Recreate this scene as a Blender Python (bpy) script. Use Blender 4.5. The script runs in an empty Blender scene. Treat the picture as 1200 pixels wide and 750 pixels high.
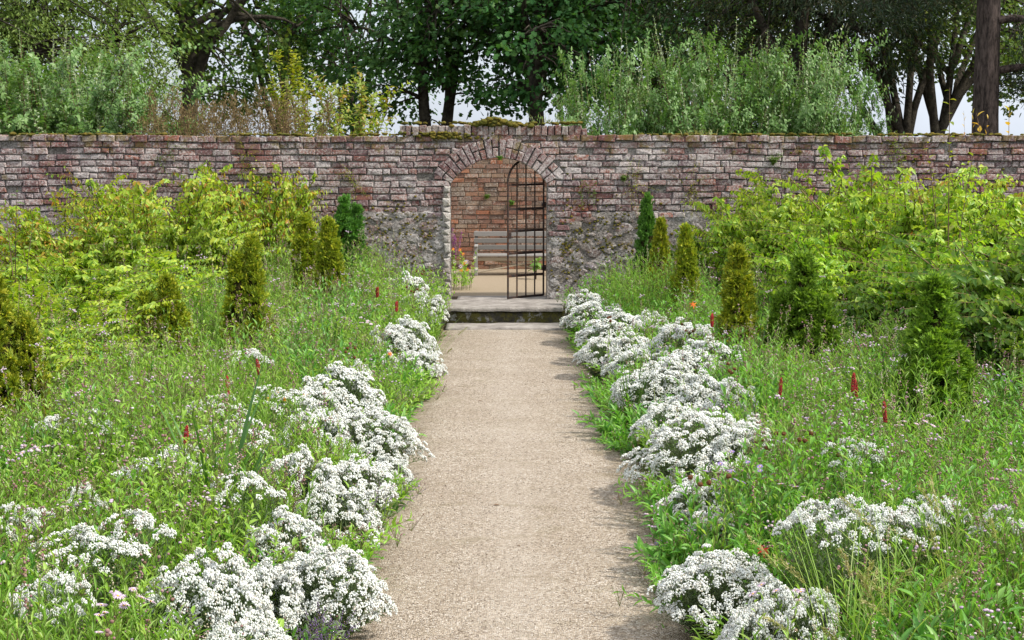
import bpy, math
import numpy as np
from mathutils import Matrix, Vector, noise as mnoise

rng = np.random.default_rng(11)
PI = math.pi
scene = bpy.context.scene
COL = scene.collection

# ------------------------------------------------------------------ camera
FPX, CAMH = 1800.0, 2.3
PITCH = math.atan(203.0 / FPX)
YAW = math.atan(15.5 / FPX)
cam_d = bpy.data.cameras.new('camera')
cam_d.sensor_width = 36.0
cam_d.lens = 36.0 * FPX / 1200.0
cam_d.clip_start = 0.1
cam_d.clip_end = 2000
cam = bpy.data.objects.new('camera', cam_d)
COL.objects.link(cam)
CAMROT = Matrix.Rotation(-YAW, 3, 'Z') @ Matrix.Rotation(PI / 2 - PITCH, 3, 'X')
cam.matrix_world = Matrix.Translation((0, 0, CAMH)) @ CAMROT.to_4x4()
scene.camera = cam

def at(px, py, z=0.0):
    """where the sight line of a photo pixel meets the level z"""
    d = CAMROT @ Vector(((px - 600) / FPX, -(py - 375) / FPX, -1.0))
    k = (z - CAMH) / d.z
    return np.array([d.x * k, d.y * k, z])

def at_far(px, py, Y):
    d = CAMROT @ Vector(((px - 600) / FPX, -(py - 375) / FPX, -1.0))
    k = Y / d.y
    return np.array([d.x * k, Y, CAMH + d.z * k])

# ------------------------------------------------------------------ mesh helpers
class MB:
    def __init__(s):
        s.V, s.F, s.n = [], [], 0
    def add(s, V, F, mat=0, smooth=True):
        V = np.asarray(V, dtype=np.float64).reshape(-1, 3)
        for f in F:
            f = np.asarray(f, dtype=np.int64)
            if f.size:
                s.F.append((f + s.n, mat, smooth))
        s.V.append(V); s.n += len(V)
    def inst(s, T, R, P, mat=0, smooth=True):
        TV, TF = T
        N = len(P)
        if N == 0: return
        V = np.einsum('nij,kj->nki', R, TV) + P[:, None, :]
        k = len(TV)
        off = (np.arange(N) * k)[:, None, None]
        s.add(V.reshape(-1, 3), [(np.asarray(f)[None] + off).reshape(-1, np.asarray(f).shape[1]) for f in TF], mat, smooth)
    def build(s, name, mats, parent=None, loc=(0, 0, 0)):
        me = bpy.data.meshes.new(name)
        V = np.concatenate(s.V) if s.V else np.zeros((0, 3))
        me.vertices.add(len(V)); me.vertices.foreach_set('co', V.astype(np.float32).ravel())
        if s.F:
            loops = np.concatenate([f.ravel() for f, m, sm in s.F])
            cnt = np.concatenate([np.full(len(f), f.shape[1]) for f, m, sm in s.F])
            mi = np.concatenate([np.full(len(f), m) for f, m, sm in s.F])
            sm = np.concatenate([np.full(len(f), sm) for f, m, sm in s.F])
            st = np.concatenate([[0], np.cumsum(cnt)[:-1]])
            me.loops.add(len(loops)); me.loops.foreach_set('vertex_index', loops.astype(np.int32))
            me.polygons.add(len(cnt))
            me.polygons.foreach_set('loop_start', st.astype(np.int32))
            me.polygons.foreach_set('loop_total', cnt.astype(np.int32))
            me.polygons.foreach_set('material_index', mi.astype(np.int32))
            me.polygons.foreach_set('use_smooth', sm)
        me.update(calc_edges=True); me.validate()
        for m in (mats if isinstance(mats, (list, tuple)) else [mats]):
            me.materials.append(m)
        o = bpy.data.objects.new(name, me)
        o.location = loc
        COL.objects.link(o)
        if parent is not None: o.parent = parent
        return o

def tag(o, label=None, cat=None, group=None, kind=None):
    if label: o['label'] = label
    if cat: o['category'] = cat
    if group: o['group'] = group
    if kind: o['kind'] = kind
    return o

def thing(name, loc=(0, 0, 0), label=None, cat=None, group=None, rz=0.0, sc=1.0):
    o = bpy.data.objects.new(name, None)
    o.empty_display_size = 0.1
    COL.objects.link(o)
    o.location = loc; o.rotation_euler = (0, 0, rz); o.scale = (sc, sc, sc)
    return tag(o, label, cat, group)

def place(proto, used, loc, rz, sc, label, group=None):
    """first call moves the prototype itself; later calls copy it with its parts and sub-parts"""
    if proto.name not in used:
        used.add(proto.name); r = proto
    else:
        r = proto.copy(); COL.objects.link(r)
        for ch in list(proto.children):
            c = ch.copy(); COL.objects.link(c); c.parent = r
            for g in list(ch.children):
                d = g.copy(); COL.objects.link(d); d.parent = c
    r.location = loc; r.rotation_euler = (0, 0, rz)
    r.scale = (sc, sc, sc) if np.isscalar(sc) else sc
    tag(r, label, None, group)
    return r

def norm(v):
    return v / np.maximum(np.linalg.norm(v, axis=-1, keepdims=True), 1e-9)

def frames(d, n, L=1.0, W=1.0, H=None):
    """(N,3,3) with columns side, along, normal, scaled"""
    d = norm(d)
    s = norm(np.cross(d, n))
    n2 = np.cross(s, d)
    L = np.broadcast_to(L, (len(d),))[:, None]; W = np.broadcast_to(W, (len(d),))[:, None]
    H = L if H is None else np.broadcast_to(H, (len(d),))[:, None]
    return np.stack([s * W, d * L, n2 * H], axis=2)

def rand_dirs(n, r=rng):
    return norm(r.normal(size=(n, 3)))

def rot_random(n, sc, r=rng):
    return frames(rand_dirs(n, r), rand_dirs(n, r), sc, sc, sc)

def tubes(mb, P, Rad, k=5, mat=0):
    """P (N,M,3) polylines, Rad (N,M)"""
    P = np.asarray(P, float); Rad = np.asarray(Rad, float)
    N, M, _ = P.shape
    D = norm(np.gradient(P, axis=1))
    ref = np.where(np.abs(D[..., 2:3]) > 0.9, np.array([1.0, 0, 0]), np.array([0, 0, 1.0]))
    U = norm(np.cross(D, ref)); W = np.cross(D, U)
    a = np.arange(k) * 2 * PI / k
    ring = P[:, :, None] + Rad[:, :, None, None] * (np.cos(a)[None, None, :, None] * U[:, :, None] + np.sin(a)[None, None, :, None] * W[:, :, None])
    V = ring.reshape(-1, 3)
    i = np.arange(k); j = (i + 1) % k
    q = []
    for m in range(M - 1):
        q.append(np.stack([m * k + i, m * k + j, (m + 1) * k + j, (m + 1) * k + i], 1))
    q = np.concatenate(q)
    F = (q[None] + (np.arange(N) * M * k)[:, None, None]).reshape(-1, 4)
    mb.add(V, [F], mat, True)

def ribbons(mb, P, Wd, side, mat=0):
    """flat tapering blades: P (N,M,3), Wd (N,M), side (N,3)"""
    N, M, _ = P.shape
    A = P - side[:, None] * Wd[..., None] * .5
    B = P + side[:, None] * Wd[..., None] * .5
    V = np.stack([A, B], 2).reshape(-1, 3)
    q = np.concatenate([np.array([[2 * m, 2 * m + 1, 2 * m + 3, 2 * m + 2]]) for m in range(M - 1)])
    F = (q[None] + (np.arange(N) * M * 2)[:, None, None]).reshape(-1, 4)
    mb.add(V, [F], mat, True)

def box(mb, c, s, mat=0, R=None, bev=0.0):
    x, y, z = np.array(s) / 2
    if bev <= 0:
        V = np.array([[i * x, j * y, k * z] for k in (-1, 1) for j in (-1, 1) for i in (-1, 1)])
        F = [np.array([[0, 2, 3, 1], [4, 5, 7, 6], [0, 1, 5, 4], [2, 6, 7, 3], [0, 4, 6, 2], [1, 3, 7, 5]])]
    else:
        b = bev; V = []; idx = {}
        for i in (-1, 1):
            for j in (-1, 1):
                for k in (-1, 1):
                    for ax in range(3):
                        p = np.array([i * (x - b), j * (y - b), k * (z - b)])
                        p[ax] += (i, j, k)[ax] * b
                        idx[(i, j, k, ax)] = len(V); V.append(p)
        V = np.array(V); q = []; t = []
        for ax in range(3):
            o1, o2 = (ax + 1) % 3, (ax + 2) % 3
            for s1 in (-1, 1):
                def key(a, b2, s1=s1, ax=ax):
                    kk = [0, 0, 0]; kk[ax] = s1; kk[o1] = a; kk[o2] = b2
                    return tuple(kk)
                f = [idx[key(a, b2) + (ax,)] for a, b2 in ((-1, -1), (1, -1), (1, 1), (-1, 1))]
                q.append(f if s1 > 0 else f[::-1])
                for s2 in (-1, 1):
                    def k2(c, s1=s1, s2=s2):
                        kk = [0, 0, 0]; kk[ax] = s1; kk[o1] = s2; kk[o2] = c
                        return tuple(kk)
                    f = [idx[k2(-1) + (ax,)], idx[k2(-1) + (o1,)], idx[k2(1) + (o1,)], idx[k2(1) + (ax,)]]
                    q.append(f if s1 * s2 > 0 else f[::-1])
        for i in (-1, 1):
            for j in (-1, 1):
                for k in (-1, 1):
                    f = [idx[(i, j, k, a)] for a in range(3)]
                    t.append(f if i * j * k > 0 else f[::-1])
        F = [np.array(q), np.array(t)]
    if R is not None: V = V @ np.asarray(R).T
    mb.add(V + np.asarray(c, float), F, mat, False)

def bar(mb, p, q, w, h, mat=0, bev=0.0, up=(0, 0, 1)):
    """square bar from p to q; w across, h along up"""
    p = np.asarray(p, float); q = np.asarray(q, float)
    d = q - p; L = np.linalg.norm(d); d = d / L
    s = np.cross(d, up); s = s / np.linalg.norm(s); u = np.cross(s, d)
    box(mb, (p + q) / 2, (L, w, h), mat, np.stack([d, s, u], 1), bev)

# leaf templates: along +Y, unit length and unit width, normal +Z
LEAF8 = (np.array([[0, 0, 0], [-.5, .34, .10], [.5, .34, .10], [0, .38, 0], [0, 1, -.16], [-.36, .7, .02], [.36, .7, .02], [0, .72, -.05]], float),
         [np.array([[0, 3, 1], [0, 2, 3], [5, 7, 4], [7, 6, 4]]), np.array([[1, 3, 7, 5], [3, 2, 6, 7]])])
LEAF4 = (np.array([[0, 0, 0], [-.5, .45, .12], [0, 1, -.08], [.5, .45, .12]], float), [np.array([[0, 2, 1], [0, 3, 2]])])
LOBED = (np.array([[0, 0, 0], [-.5, .30, .06], [-.26, .5, .03], [-.42, .78, .0], [0, 1, -.14], [.42, .78, 0], [.26, .5, .03], [.5, .30, .06]], float),
         [np.array([[0, 2, 1], [0, 4, 2], [2, 4, 3], [0, 7, 6], [0, 6, 4], [6, 5, 4]])])

def ico(sub=0):
    t = (1 + 5 ** .5) / 2
    V = [(-1, t, 0), (1, t, 0), (-1, -t, 0), (1, -t, 0), (0, -1, t), (0, 1, t), (0, -1, -t), (0, 1, -t), (t, 0, -1), (t, 0, 1), (-t, 0, -1), (-t, 0, 1)]
    F = [(0, 11, 5), (0, 5, 1), (0, 1, 7), (0, 7, 10), (0, 10, 11), (1, 5, 9), (5, 11, 4), (11, 10, 2), (10, 7, 6), (7, 1, 8), (3, 9, 4), (3, 4, 2), (3, 2, 6), (3, 6, 8), (3, 8, 9), (4, 9, 5), (2, 4, 11), (6, 2, 10), (8, 6, 7), (9, 8, 1)]
    V = [np.array(v, float) / np.linalg.norm(v) for v in V]
    for _ in range(sub):
        mid = {}; F2 = []
        def m(a, b):
            k = (min(a, b), max(a, b))
            if k not in mid:
                v = V[a] + V[b]; V.append(v / np.linalg.norm(v)); mid[k] = len(V) - 1
            return mid[k]
        for a, b, c in F:
            ab, bc, ca = m(a, b), m(b, c), m(c, a)
            F2 += [(a, ab, ca), (b, bc, ab), (c, ca, bc), (ab, bc, ca)]
        F = F2
    return (np.array(V), [np.array(F)])
ICO0, ICO1, ICO2 = ico(0), ico(1), ico(2)
OCTA = (np.array([[1, 0, 0], [-1, 0, 0], [0, 1, 0], [0, -1, 0], [0, 0, 1], [0, 0, -1]], float),
        [np.array([[0, 2, 4], [2, 1, 4], [1, 3, 4], [3, 0, 4], [2, 0, 5], [1, 2, 5], [3, 1, 5], [0, 3, 5]])])

def stem_curve(base, h, lean, droop, M, power=1.6):
    t = np.linspace(0, 1, M)
    P = np.repeat(base[:, None], M, 1).astype(float)
    P[:, :, :2] += lean[:, None, :] * (t ** power)[None, :, None]
    P[:, :, 2] += h[:, None] * t - droop[:, None] * t ** 2
    return P

def sample_curve(base, h, lean, droop, t, power=1.6):
    """t (N,K) -> points and directions (N,K,3)"""
    P = np.repeat(base[:, None], t.shape[1], 1).astype(float)
    P[..., :2] += lean[:, None, :] * (t ** power)[..., None]
    P[..., 2] += h[:, None] * t - droop[:, None] * t ** 2
    D = np.zeros_like(P)
    D[..., :2] = lean[:, None, :] * (power * np.maximum(t, 1e-3) ** (power - 1))[..., None]
    D[..., 2] = h[:, None] - 2 * droop[:, None] * t
    return P, norm(D)

def leafy_stems(mb_leaf, mb_stem, base, h, lean, droop=None, K=16, t0=.2, L=.06, W=.25, elev=45, flat=False,
                r0=.003, leaf=LEAF8, ml=0, ms=0, power=1.6, shrink=.4, jit=.35, ks=3, r=rng, droop_leaf=0.0):
    N = len(base)
    droop = np.zeros(N) if droop is None else droop
    if mb_stem is not None:
        P = stem_curve(base, h, lean, droop, 5, power)
        tubes(mb_stem, P, np.linspace(1, .35, 5)[None] * np.broadcast_to(r0, (N,))[:, None], ks, ms)
    t = t0 + (1 - t0) * (np.arange(K)[None] + r.uniform(-.3, .3, (N, K)) + .5) / K
    t = np.clip(t, 0, 1)
    P, D = sample_curve(base, h, lean, droop, t, power)
    up = np.array([0, 0, 1.0])
    if flat:
        U = norm(np.cross(D, up) + 1e-4)
        sgn = np.where(np.arange(K)[None] % 2 == 0, 1.0, -1.0) * np.ones((N, 1))
        rad = U * sgn[..., None] + r.normal(0, jit, D.shape)
    else:
        ref = np.where(np.abs(D[..., 2:3]) > .95, np.array([1.0, 0, 0]), up)
        U = norm(np.cross(D, ref)); Wv = np.cross(D, U)
        ph = np.arange(K)[None] * 2.4 + r.uniform(0, 6.28, (N, 1)) + r.normal(0, jit, (N, K))
        rad = U * np.cos(ph)[..., None] + Wv * np.sin(ph)[..., None]
    e = np.radians(elev + r.normal(0, 12, (N, K)))[..., None]
    ld = D * np.sin(e) + norm(rad) * np.cos(e)
    ld[..., 2] -= droop_leaf
    nr = up * .8 + D * np.cos(e) + r.normal(0, jit * .6, D.shape)
    Lk = L * (1 - shrink * t) * r.uniform(.7, 1.2, (N, K))
    Wk = Lk * W * r.uniform(.8, 1.2, (N, K))
    mb_leaf.inst(leaf, frames(ld.reshape(-1, 3), nr.reshape(-1, 3), Lk.ravel(), Wk.ravel()), P.reshape(-1, 3), ml)

# ------------------------------------------------------------------ materials
def new_mat(name):
    m = bpy.data.materials.new(name); m.use_nodes = True
    nt = m.node_tree; nt.nodes.clear()
    return m, nt.nodes, nt.links

def ramp(N, stops, interp='LINEAR'):
    r = N.new('ShaderNodeValToRGB'); r.color_ramp.interpolation = interp
    e = r.color_ramp.elements
    while len(e) < len(stops): e.new(.5)
    for i, (p, c) in enumerate(stops):
        e[i].position = p; e[i].color = (c[0], c[1], c[2], 1)
    return r

def spread_stops(cols):
    n = len(cols)
    return [(i / max(n - 1, 1), c) for i, c in enumerate(cols)]

def mixc(N, Lk, fac, a, b, mode='MIX'):
    m = N.new('ShaderNodeMix'); m.data_type = 'RGBA'; m.blend_type = mode
    for sock, v in ((m.inputs[0], fac), (m.inputs[6], a), (m.inputs[7], b)):
        if isinstance(v, (int, float)): sock.default_value = v
        elif isinstance(v, tuple): sock.default_value = (v[0], v[1], v[2], 1)
        else: Lk.new(v, sock)
    return m.outputs[2]

def noise_tex(N, Lk, scale, detail=4, rough=.6, vec=None, out=0):
    n = N.new('ShaderNodeTexNoise'); n.inputs['Scale'].default_value = scale
    n.inputs['Detail'].default_value = detail; n.inputs['Roughness'].default_value = rough
    if vec is not None: Lk.new(vec, n.inputs['Vector'])
    return n.outputs[out]

def coords(N, kind='Object'):
    return N.new('ShaderNodeTexCoord').outputs[kind]

def maprange(N, Lk, v, a, b, c=0.0, d=1.0):
    m = N.new('ShaderNodeMapRange'); Lk.new(v, m.inputs[0])
    for i, x in zip((1, 2, 3, 4), (a, b, c, d)): m.inputs[i].default_value = x
    return m.outputs[0]

def math_n(N, Lk, op, a, b=None):
    m = N.new('ShaderNodeMath'); m.operation = op
    for i, v in enumerate((a, b)):
        if v is None: continue
        if isinstance(v, (int, float)): m.inputs[i].default_value = v
        else: Lk.new(v, m.inputs[i])
    return m.outputs[0]

def leaf_mat(name, cols, trans=.38, rough=.45, tint=(1.25, 1.3, .6), objvar=.12, patch=0.0, spec=.38):
    m, N, Lk = new_mat(name)
    g = N.new('ShaderNodeNewGeometry')
    r = ramp(N, spread_stops(cols)); Lk.new(g.outputs['Random Per Island'], r.inputs[0])
    c = r.outputs[0]
    oi = N.new('ShaderNodeObjectInfo')
    h = N.new('ShaderNodeHueSaturation')
    Lk.new(maprange(N, Lk, oi.outputs['Random'], 0, 1, 1 - objvar, 1 + objvar), h.inputs['Value'])
    Lk.new(maprange(N, Lk, oi.outputs['Random'], 0, 1, .5 - objvar * .08, .5 + objvar * .08), h.inputs['Hue'])
    Lk.new(c, h.inputs['Color']); c = h.outputs[0]
    if patch:
        n = noise_tex(N, Lk, 1.1, 2, .5, coords(N))
        c = mixc(N, Lk, maprange(N, Lk, n, .35, .65, 0, patch), c, tuple(np.array(cols[-1]) * np.array([1.25, 1.05, .8])))
    p = N.new('ShaderNodeBsdfPrincipled'); Lk.new(c, p.inputs['Base Color'])
    p.inputs['Roughness'].default_value = rough; p.inputs['Specular IOR Level'].default_value = spec
    t = N.new('ShaderNodeBsdfTranslucent')
    Lk.new(mixc(N, Lk, 1.0, c, tint, 'MULTIPLY'), t.inputs[0])
    mx = N.new('ShaderNodeMixShader'); mx.inputs[0].default_value = trans
    Lk.new(p.outputs[0], mx.inputs[1]); Lk.new(t.outputs[0], mx.inputs[2])
    o = N.new('ShaderNodeOutputMaterial'); Lk.new(mx.outputs[0], o.inputs[0])
    return m

def surf_mat(name, colfn, rough=.8, bump=None, spec=.3, metal=0.0):
    """colfn(N,Lk) -> colour socket; bump(N,Lk) -> (height socket, strength, distance)"""
    m, N, Lk = new_mat(name)
    p = N.new('ShaderNodeBsdfPrincipled')
    c = colfn(N, Lk)
    if isinstance(c, tuple): p.inputs['Base Color'].default_value = (*c, 1)
    else: Lk.new(c, p.inputs['Base Color'])
    p.inputs['Roughness'].default_value = rough; p.inputs['Specular IOR Level'].default_value = spec
    p.inputs['Metallic'].default_value = metal
    if bump:
        hgt, st, di = bump(N, Lk)
        b = N.new('ShaderNodeBump'); b.inputs['Strength'].default_value = st; b.inputs['Distance'].default_value = di
        Lk.new(hgt, b.inputs['Height']); Lk.new(b.outputs[0], p.inputs['Normal'])
    o = N.new('ShaderNodeOutputMaterial'); Lk.new(p.outputs[0], o.inputs[0])
    return m

def island_col(cols, extra=None):
    def f(N, Lk):
        g = N.new('ShaderNodeNewGeometry')
        r = ramp(N, spread_stops(cols)); Lk.new(g.outputs['Random Per Island'], r.inputs[0])
        return r.outputs[0] if extra is None else extra(N, Lk, r.outputs[0])
    return f

def weather(lichen=.55, lich_col=(.47, .44, .44), moss=.5, topz=None, dark=.35):
    def f(N, Lk, c):
        co = coords(N)
        # sooty dark blotches, pale lichen and lime bloom, ochre moss
        n1 = noise_tex(N, Lk, 9, 6, .7, co)
        c = mixc(N, Lk, maprange(N, Lk, n1, .5, .75, 0, dark), c, (.06, .05, .05))
        n2 = noise_tex(N, Lk, 30, 8, .8, co)
        big = noise_tex(N, Lk, 1.3, 3, .6, co)
        gi = N.new('ShaderNodeNewGeometry').outputs['Random Per Island']
        gi = math_n(N, Lk, 'FRACT', math_n(N, Lk, 'MULTIPLY', gi, 37.7))
        v = math_n(N, Lk, 'ADD', n2, math_n(N, Lk, 'MULTIPLY', math_n(N, Lk, 'SUBTRACT', big, .5), .5))
        v = math_n(N, Lk, 'ADD', v, math_n(N, Lk, 'MULTIPLY', math_n(N, Lk, 'SUBTRACT', gi, .5), .11))
        c = mixc(N, Lk, maprange(N, Lk, v, .60 - lichen * .27, .70 - lichen * .16, 0, .85), c, lich_col)
        n3 = noise_tex(N, Lk, 48, 5, .75, co)
        c = mixc(N, Lk, maprange(N, Lk, n3, .53, .62, 0, .85), c, (.07, .06, .06))
        n4 = noise_tex(N, Lk, 5.5, 5, .7, co)
        mk = maprange(N, Lk, n4, .60, .68, 0, moss)
        if topz is not None:
            s = N.new('ShaderNodeSeparateXYZ'); Lk.new(co, s.inputs[0])
            mk2 = maprange(N, Lk, s.outputs[2], topz - .35, topz, 0, .14)
            mk = maprange(N, Lk, math_n(N, Lk, 'ADD', n4, mk2), .60, .68, 0, moss)
        c = mixc(N, Lk, mk, c, (.16, .12, .025))
        return c
    return f

def rough_bump(scale=60, st=.7, di=.01):
    def f(N, Lk):
        co = coords(N)
        a = noise_tex(N, Lk, scale, 6, .7, co); b = noise_tex(N, Lk, scale * .25, 3, .6, co)
        return math_n(N, Lk, 'ADD', a, b), st, di
    return f

M = {}
BR = [(.25, .13, .11), (.22, .13, .125), (.28, .10, .065), (.12, .055, .055), (.19, .07, .06), (.16, .095, .10), (.22, .085, .07), (.15, .105, .115), (.24, .10, .075), (.13, .085, .095)]
M['brick_red'] = surf_mat('coping_brick', island_col([(.20, .075, .06), (.16, .07, .06), (.24, .13, .10), (.20, .10, .09), (.30, .22, .18)], weather(.6, (.44, .41, .38), .8)), .9, rough_bump(70, .8, .012))
M['brick'] = surf_mat('weathered_brick', island_col(BR, weather(.60, (.57, .52, .50), .65, 2.46)), .9, rough_bump(70, .8, .012))
M['brick_pale'] = surf_mat('limewashed_brick', island_col([(.32, .28, .25), (.25, .19, .16), (.40, .37, .34)], weather(.75, (.52, .49, .45), .5)), .9, rough_bump(60, .8, .012))
M['stone'] = surf_mat('rubble_stone', island_col([(.15, .12, .10), (.26, .22, .19), (.22, .15, .13), (.11, .085, .07), (.32, .28, .25), (.18, .09, .07)], weather(.72, (.45, .43, .42), 1.0)), .92, rough_bump(45, 1.0, .02))
M['mortar'] = surf_mat('lime_mortar', lambda N, Lk: weather(.5, (.40, .37, .34), .5)(N, Lk, mixc(N, Lk, noise_tex(N, Lk, 12, 6, .7, coords(N)), (.07, .06, .055), (.24, .21, .19))), .95, rough_bump(40, 1.0, .03))
M['lime'] = surf_mat('pale_lime', lambda N, Lk: weather(.6, (.44, .40, .38), .8)(N, Lk, mixc(N, Lk, noise_tex(N, Lk, 14, 6, .75, coords(N)), (.07, .06, .05), (.30, .265, .235))), .95, rough_bump(40, 1.0, .03))
M['warm_brick'] = surf_mat('warm_brick', island_col([(.24, .11, .065), (.29, .16, .10), (.18, .10, .07), (.36, .14, .07), (.27, .19, .13), (.17, .115, .085), (.28, .13, .085)], weather(.3, (.42, .37, .31), .3, None, .5)), .9, rough_bump(70, .7, .01))
M['warm_mortar'] = surf_mat('warm_mortar', lambda N, Lk: mixc(N, Lk, noise_tex(N, Lk, 14, 6, .7, coords(N)), (.20, .15, .10), (.42, .34, .25)), .95, rough_bump(40, .8, .02))
M['slab'] = surf_mat('worn_slab', lambda N, Lk: mixc(N, Lk, maprange(N, Lk, noise_tex(N, Lk, 5, 7, .75, coords(N)), .35, .65), (.15, .13, .115), (.36, .33, .30)), .85, rough_bump(40, .7, .015))
M['riser'] = surf_mat('mossy_riser', lambda N, Lk: mixc(N, Lk, maprange(N, Lk, noise_tex(N, Lk, 11, 6, .7, coords(N)), .56, .62), mixc(N, Lk, maprange(N, Lk, noise_tex(N, Lk, 7, 6, .7, coords(N)), .42, .56), (.07, .062, .05), (.13, .115, .03)), (.34, .32, .31)), .95, rough_bump(35, 1.0, .03))
M['iron'] = surf_mat('rusted_iron', lambda N, Lk: mixc(N, Lk, maprange(N, Lk, noise_tex(N, Lk, 25, 5, .7, coords(N)), .45, .65), (.028, .022, .022), (.10, .045, .025)), .6, rough_bump(120, .4, .004), .4, .3)
M['wood'] = surf_mat('weathered_wood', lambda N, Lk: island_col([(.21, .195, .18), (.27, .255, .24), (.17, .16, .145)])(N, Lk), .75, rough_bump(90, .3, .004))
M['wood_tan'] = surf_mat('tan_wood', lambda N, Lk: island_col([(.34, .28, .20), (.40, .34, .25)])(N, Lk), .8, rough_bump(90, .3, .004))

def path_col(N, Lk):
    co = coords(N)
    v = N.new('ShaderNodeTexVoronoi'); v.inputs['Scale'].default_value = 110; Lk.new(co, v.inputs['Vector'])
    r = ramp(N, [(0, (.11, .08, .058)), (.22, (.27, .22, .165)), (.6, (.38, .318, .25)), (.85, (.47, .405, .335)), (1, (.60, .55, .49))])
    sp = N.new('ShaderNodeSeparateColor'); Lk.new(v.outputs['Color'], sp.inputs[0])
    Lk.new(sp.outputs[0], r.inputs[0]); c = r.outputs[0]
    n = noise_tex(N, Lk, 1.6, 5, .65, co)
    c = mixc(N, Lk, maprange(N, Lk, n, .35, .7, 0, .4), c, (.25, .195, .14))
    # brown and mossy drift towards the two edges, in streaks
    s = N.new('ShaderNodeSeparateXYZ'); Lk.new(co, s.inputs[0])
    ed = math_n(N, Lk, 'ABSOLUTE', math_n(N, Lk, 'SUBTRACT', s.outputs[0], .07))
    e = math_n(N, Lk, 'ADD', maprange(N, Lk, ed, .42, .95, 0, .6), math_n(N, Lk, 'SUBTRACT', noise_tex(N, Lk, 5, 6, .7, co), .5))
    c = mixc(N, Lk, maprange(N, Lk, e, .22, .62, 0, .75), c, (.14, .105, .055))
    trk = math_n(N, Lk, 'ADD', math_n(N, Lk, 'MULTIPLY', maprange(N, Lk, ed, .0, .5, 1, 0), .5), math_n(N, Lk, 'SUBTRACT', noise_tex(N, Lk, 1.3, 4, .6, co), .5))
    c = mixc(N, Lk, maprange(N, Lk, trk, .2, .6, 0, .35), c, (.44, .385, .325))
    st = N.new('ShaderNodeMapping'); st.inputs['Scale'].default_value = (1.0, 2.2, 1); Lk.new(co, st.inputs['Vector'])
    n2 = noise_tex(N, Lk, 2.2, 6, .7, st.outputs[0])
    c = mixc(N, Lk, maprange(N, Lk, n2, .54, .70, 0, .38), c, (.17, .14, .07))
    return c
def path_bump(N, Lk):
    co = coords(N)
    v = N.new('ShaderNodeTexVoronoi'); v.inputs['Scale'].default_value = 110; Lk.new(co, v.inputs['Vector'])
    return math_n(N, Lk, 'ADD', math_n(N, Lk, 'MULTIPLY', v.outputs['Distance'], -1.0), math_n(N, Lk, 'MULTIPLY', noise_tex(N, Lk, 9, 4, .6, co), 1.6)), .8, .012
M['path'] = surf_mat('path_gravel', path_col, .95, path_bump, .15)
M['pebble'] = surf_mat('pebbles', island_col([(.14, .10, .07), (.28, .23, .18), (.36, .30, .25), (.46, .41, .37), (.20, .15, .105), (.32, .265, .22)]), .9, None, .2)
M['sand'] = surf_mat('sandy_court', lambda N, Lk: mixc(N, Lk, maprange(N, Lk, noise_tex(N, Lk, 60, 5, .7, coords(N)), .35, .65), (.22, .17, .115), (.33, .27, .195)), .95, rough_bump(90, .6, .01), .1)
M['soil'] = surf_mat('soil', lambda N, Lk: mixc(N, Lk, maprange(N, Lk, noise_tex(N, Lk, 3, 8, .75, coords(N)), .4, .65), (.05, .036, .024), (.085, .075, .03)), .95, rough_bump(25, 1.0, .04), .1)
M['bark'] = surf_mat('grey_bark', lambda N, Lk: mixc(N, Lk, maprange(N, Lk, noise_tex(N, Lk, 6, 6, .7, coords(N)), .4, .65), (.05, .042, .034), (.11, .095, .07)), .95, rough_bump(18, 1.0, .06), .1)
def pine_bark(N, Lk):
    mp = N.new('ShaderNodeMapping'); mp.inputs['Scale'].default_value = (1, 1, .22); Lk.new(coords(N), mp.inputs['Vector'])
    n = noise_tex(N, Lk, 16, 6, .7, mp.outputs[0])
    return mixc(N, Lk, maprange(N, Lk, n, .38, .62), (.035, .028, .025), (.15, .115, .10))
def pine_bump(N, Lk):
    mp = N.new('ShaderNodeMapping'); mp.inputs['Scale'].default_value = (1, 1, .22); Lk.new(coords(N), mp.inputs['Vector'])
    return noise_tex(N, Lk, 16, 6, .7, mp.outputs[0]), 1.0, .12
M['pine_bark'] = surf_mat('furrowed_pine_bark', pine_bark, .95, pine_bump, .1)
M['twig'] = surf_mat('brown_twig', island_col([(.10, .055, .03), (.16, .10, .06), (.08, .05, .035)]), .9)
M['old_growth_shade'] = surf_mat('old_growth_shade', lambda N, Lk: mixc(N, Lk, maprange(N, Lk, noise_tex(N, Lk, 40, 5, .7, coords(N)), .4, .65), (.022, .028, .008), (.07, .05, .02)), 1.0, rough_bump(60, 1.0, .05), .05)  # brown-olive old growth, colour darkened to stand for shade inside the conifers
M['hedge_stem'] = surf_mat('hedge_stem', island_col([(.10, .10, .03), (.15, .11, .04), (.09, .08, .03)]), .8)
M['stem'] = leaf_mat('green_stem', [(.10, .15, .03), (.16, .18, .05), (.14, .09, .04)], .1, .6, objvar=.05)
M['moss'] = surf_mat('moss', island_col([(.15, .12, .02), (.11, .11, .02), (.20, .15, .03), (.09, .10, .025)]), 1.0, rough_bump(120, 1.0, .02), .1)

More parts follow.
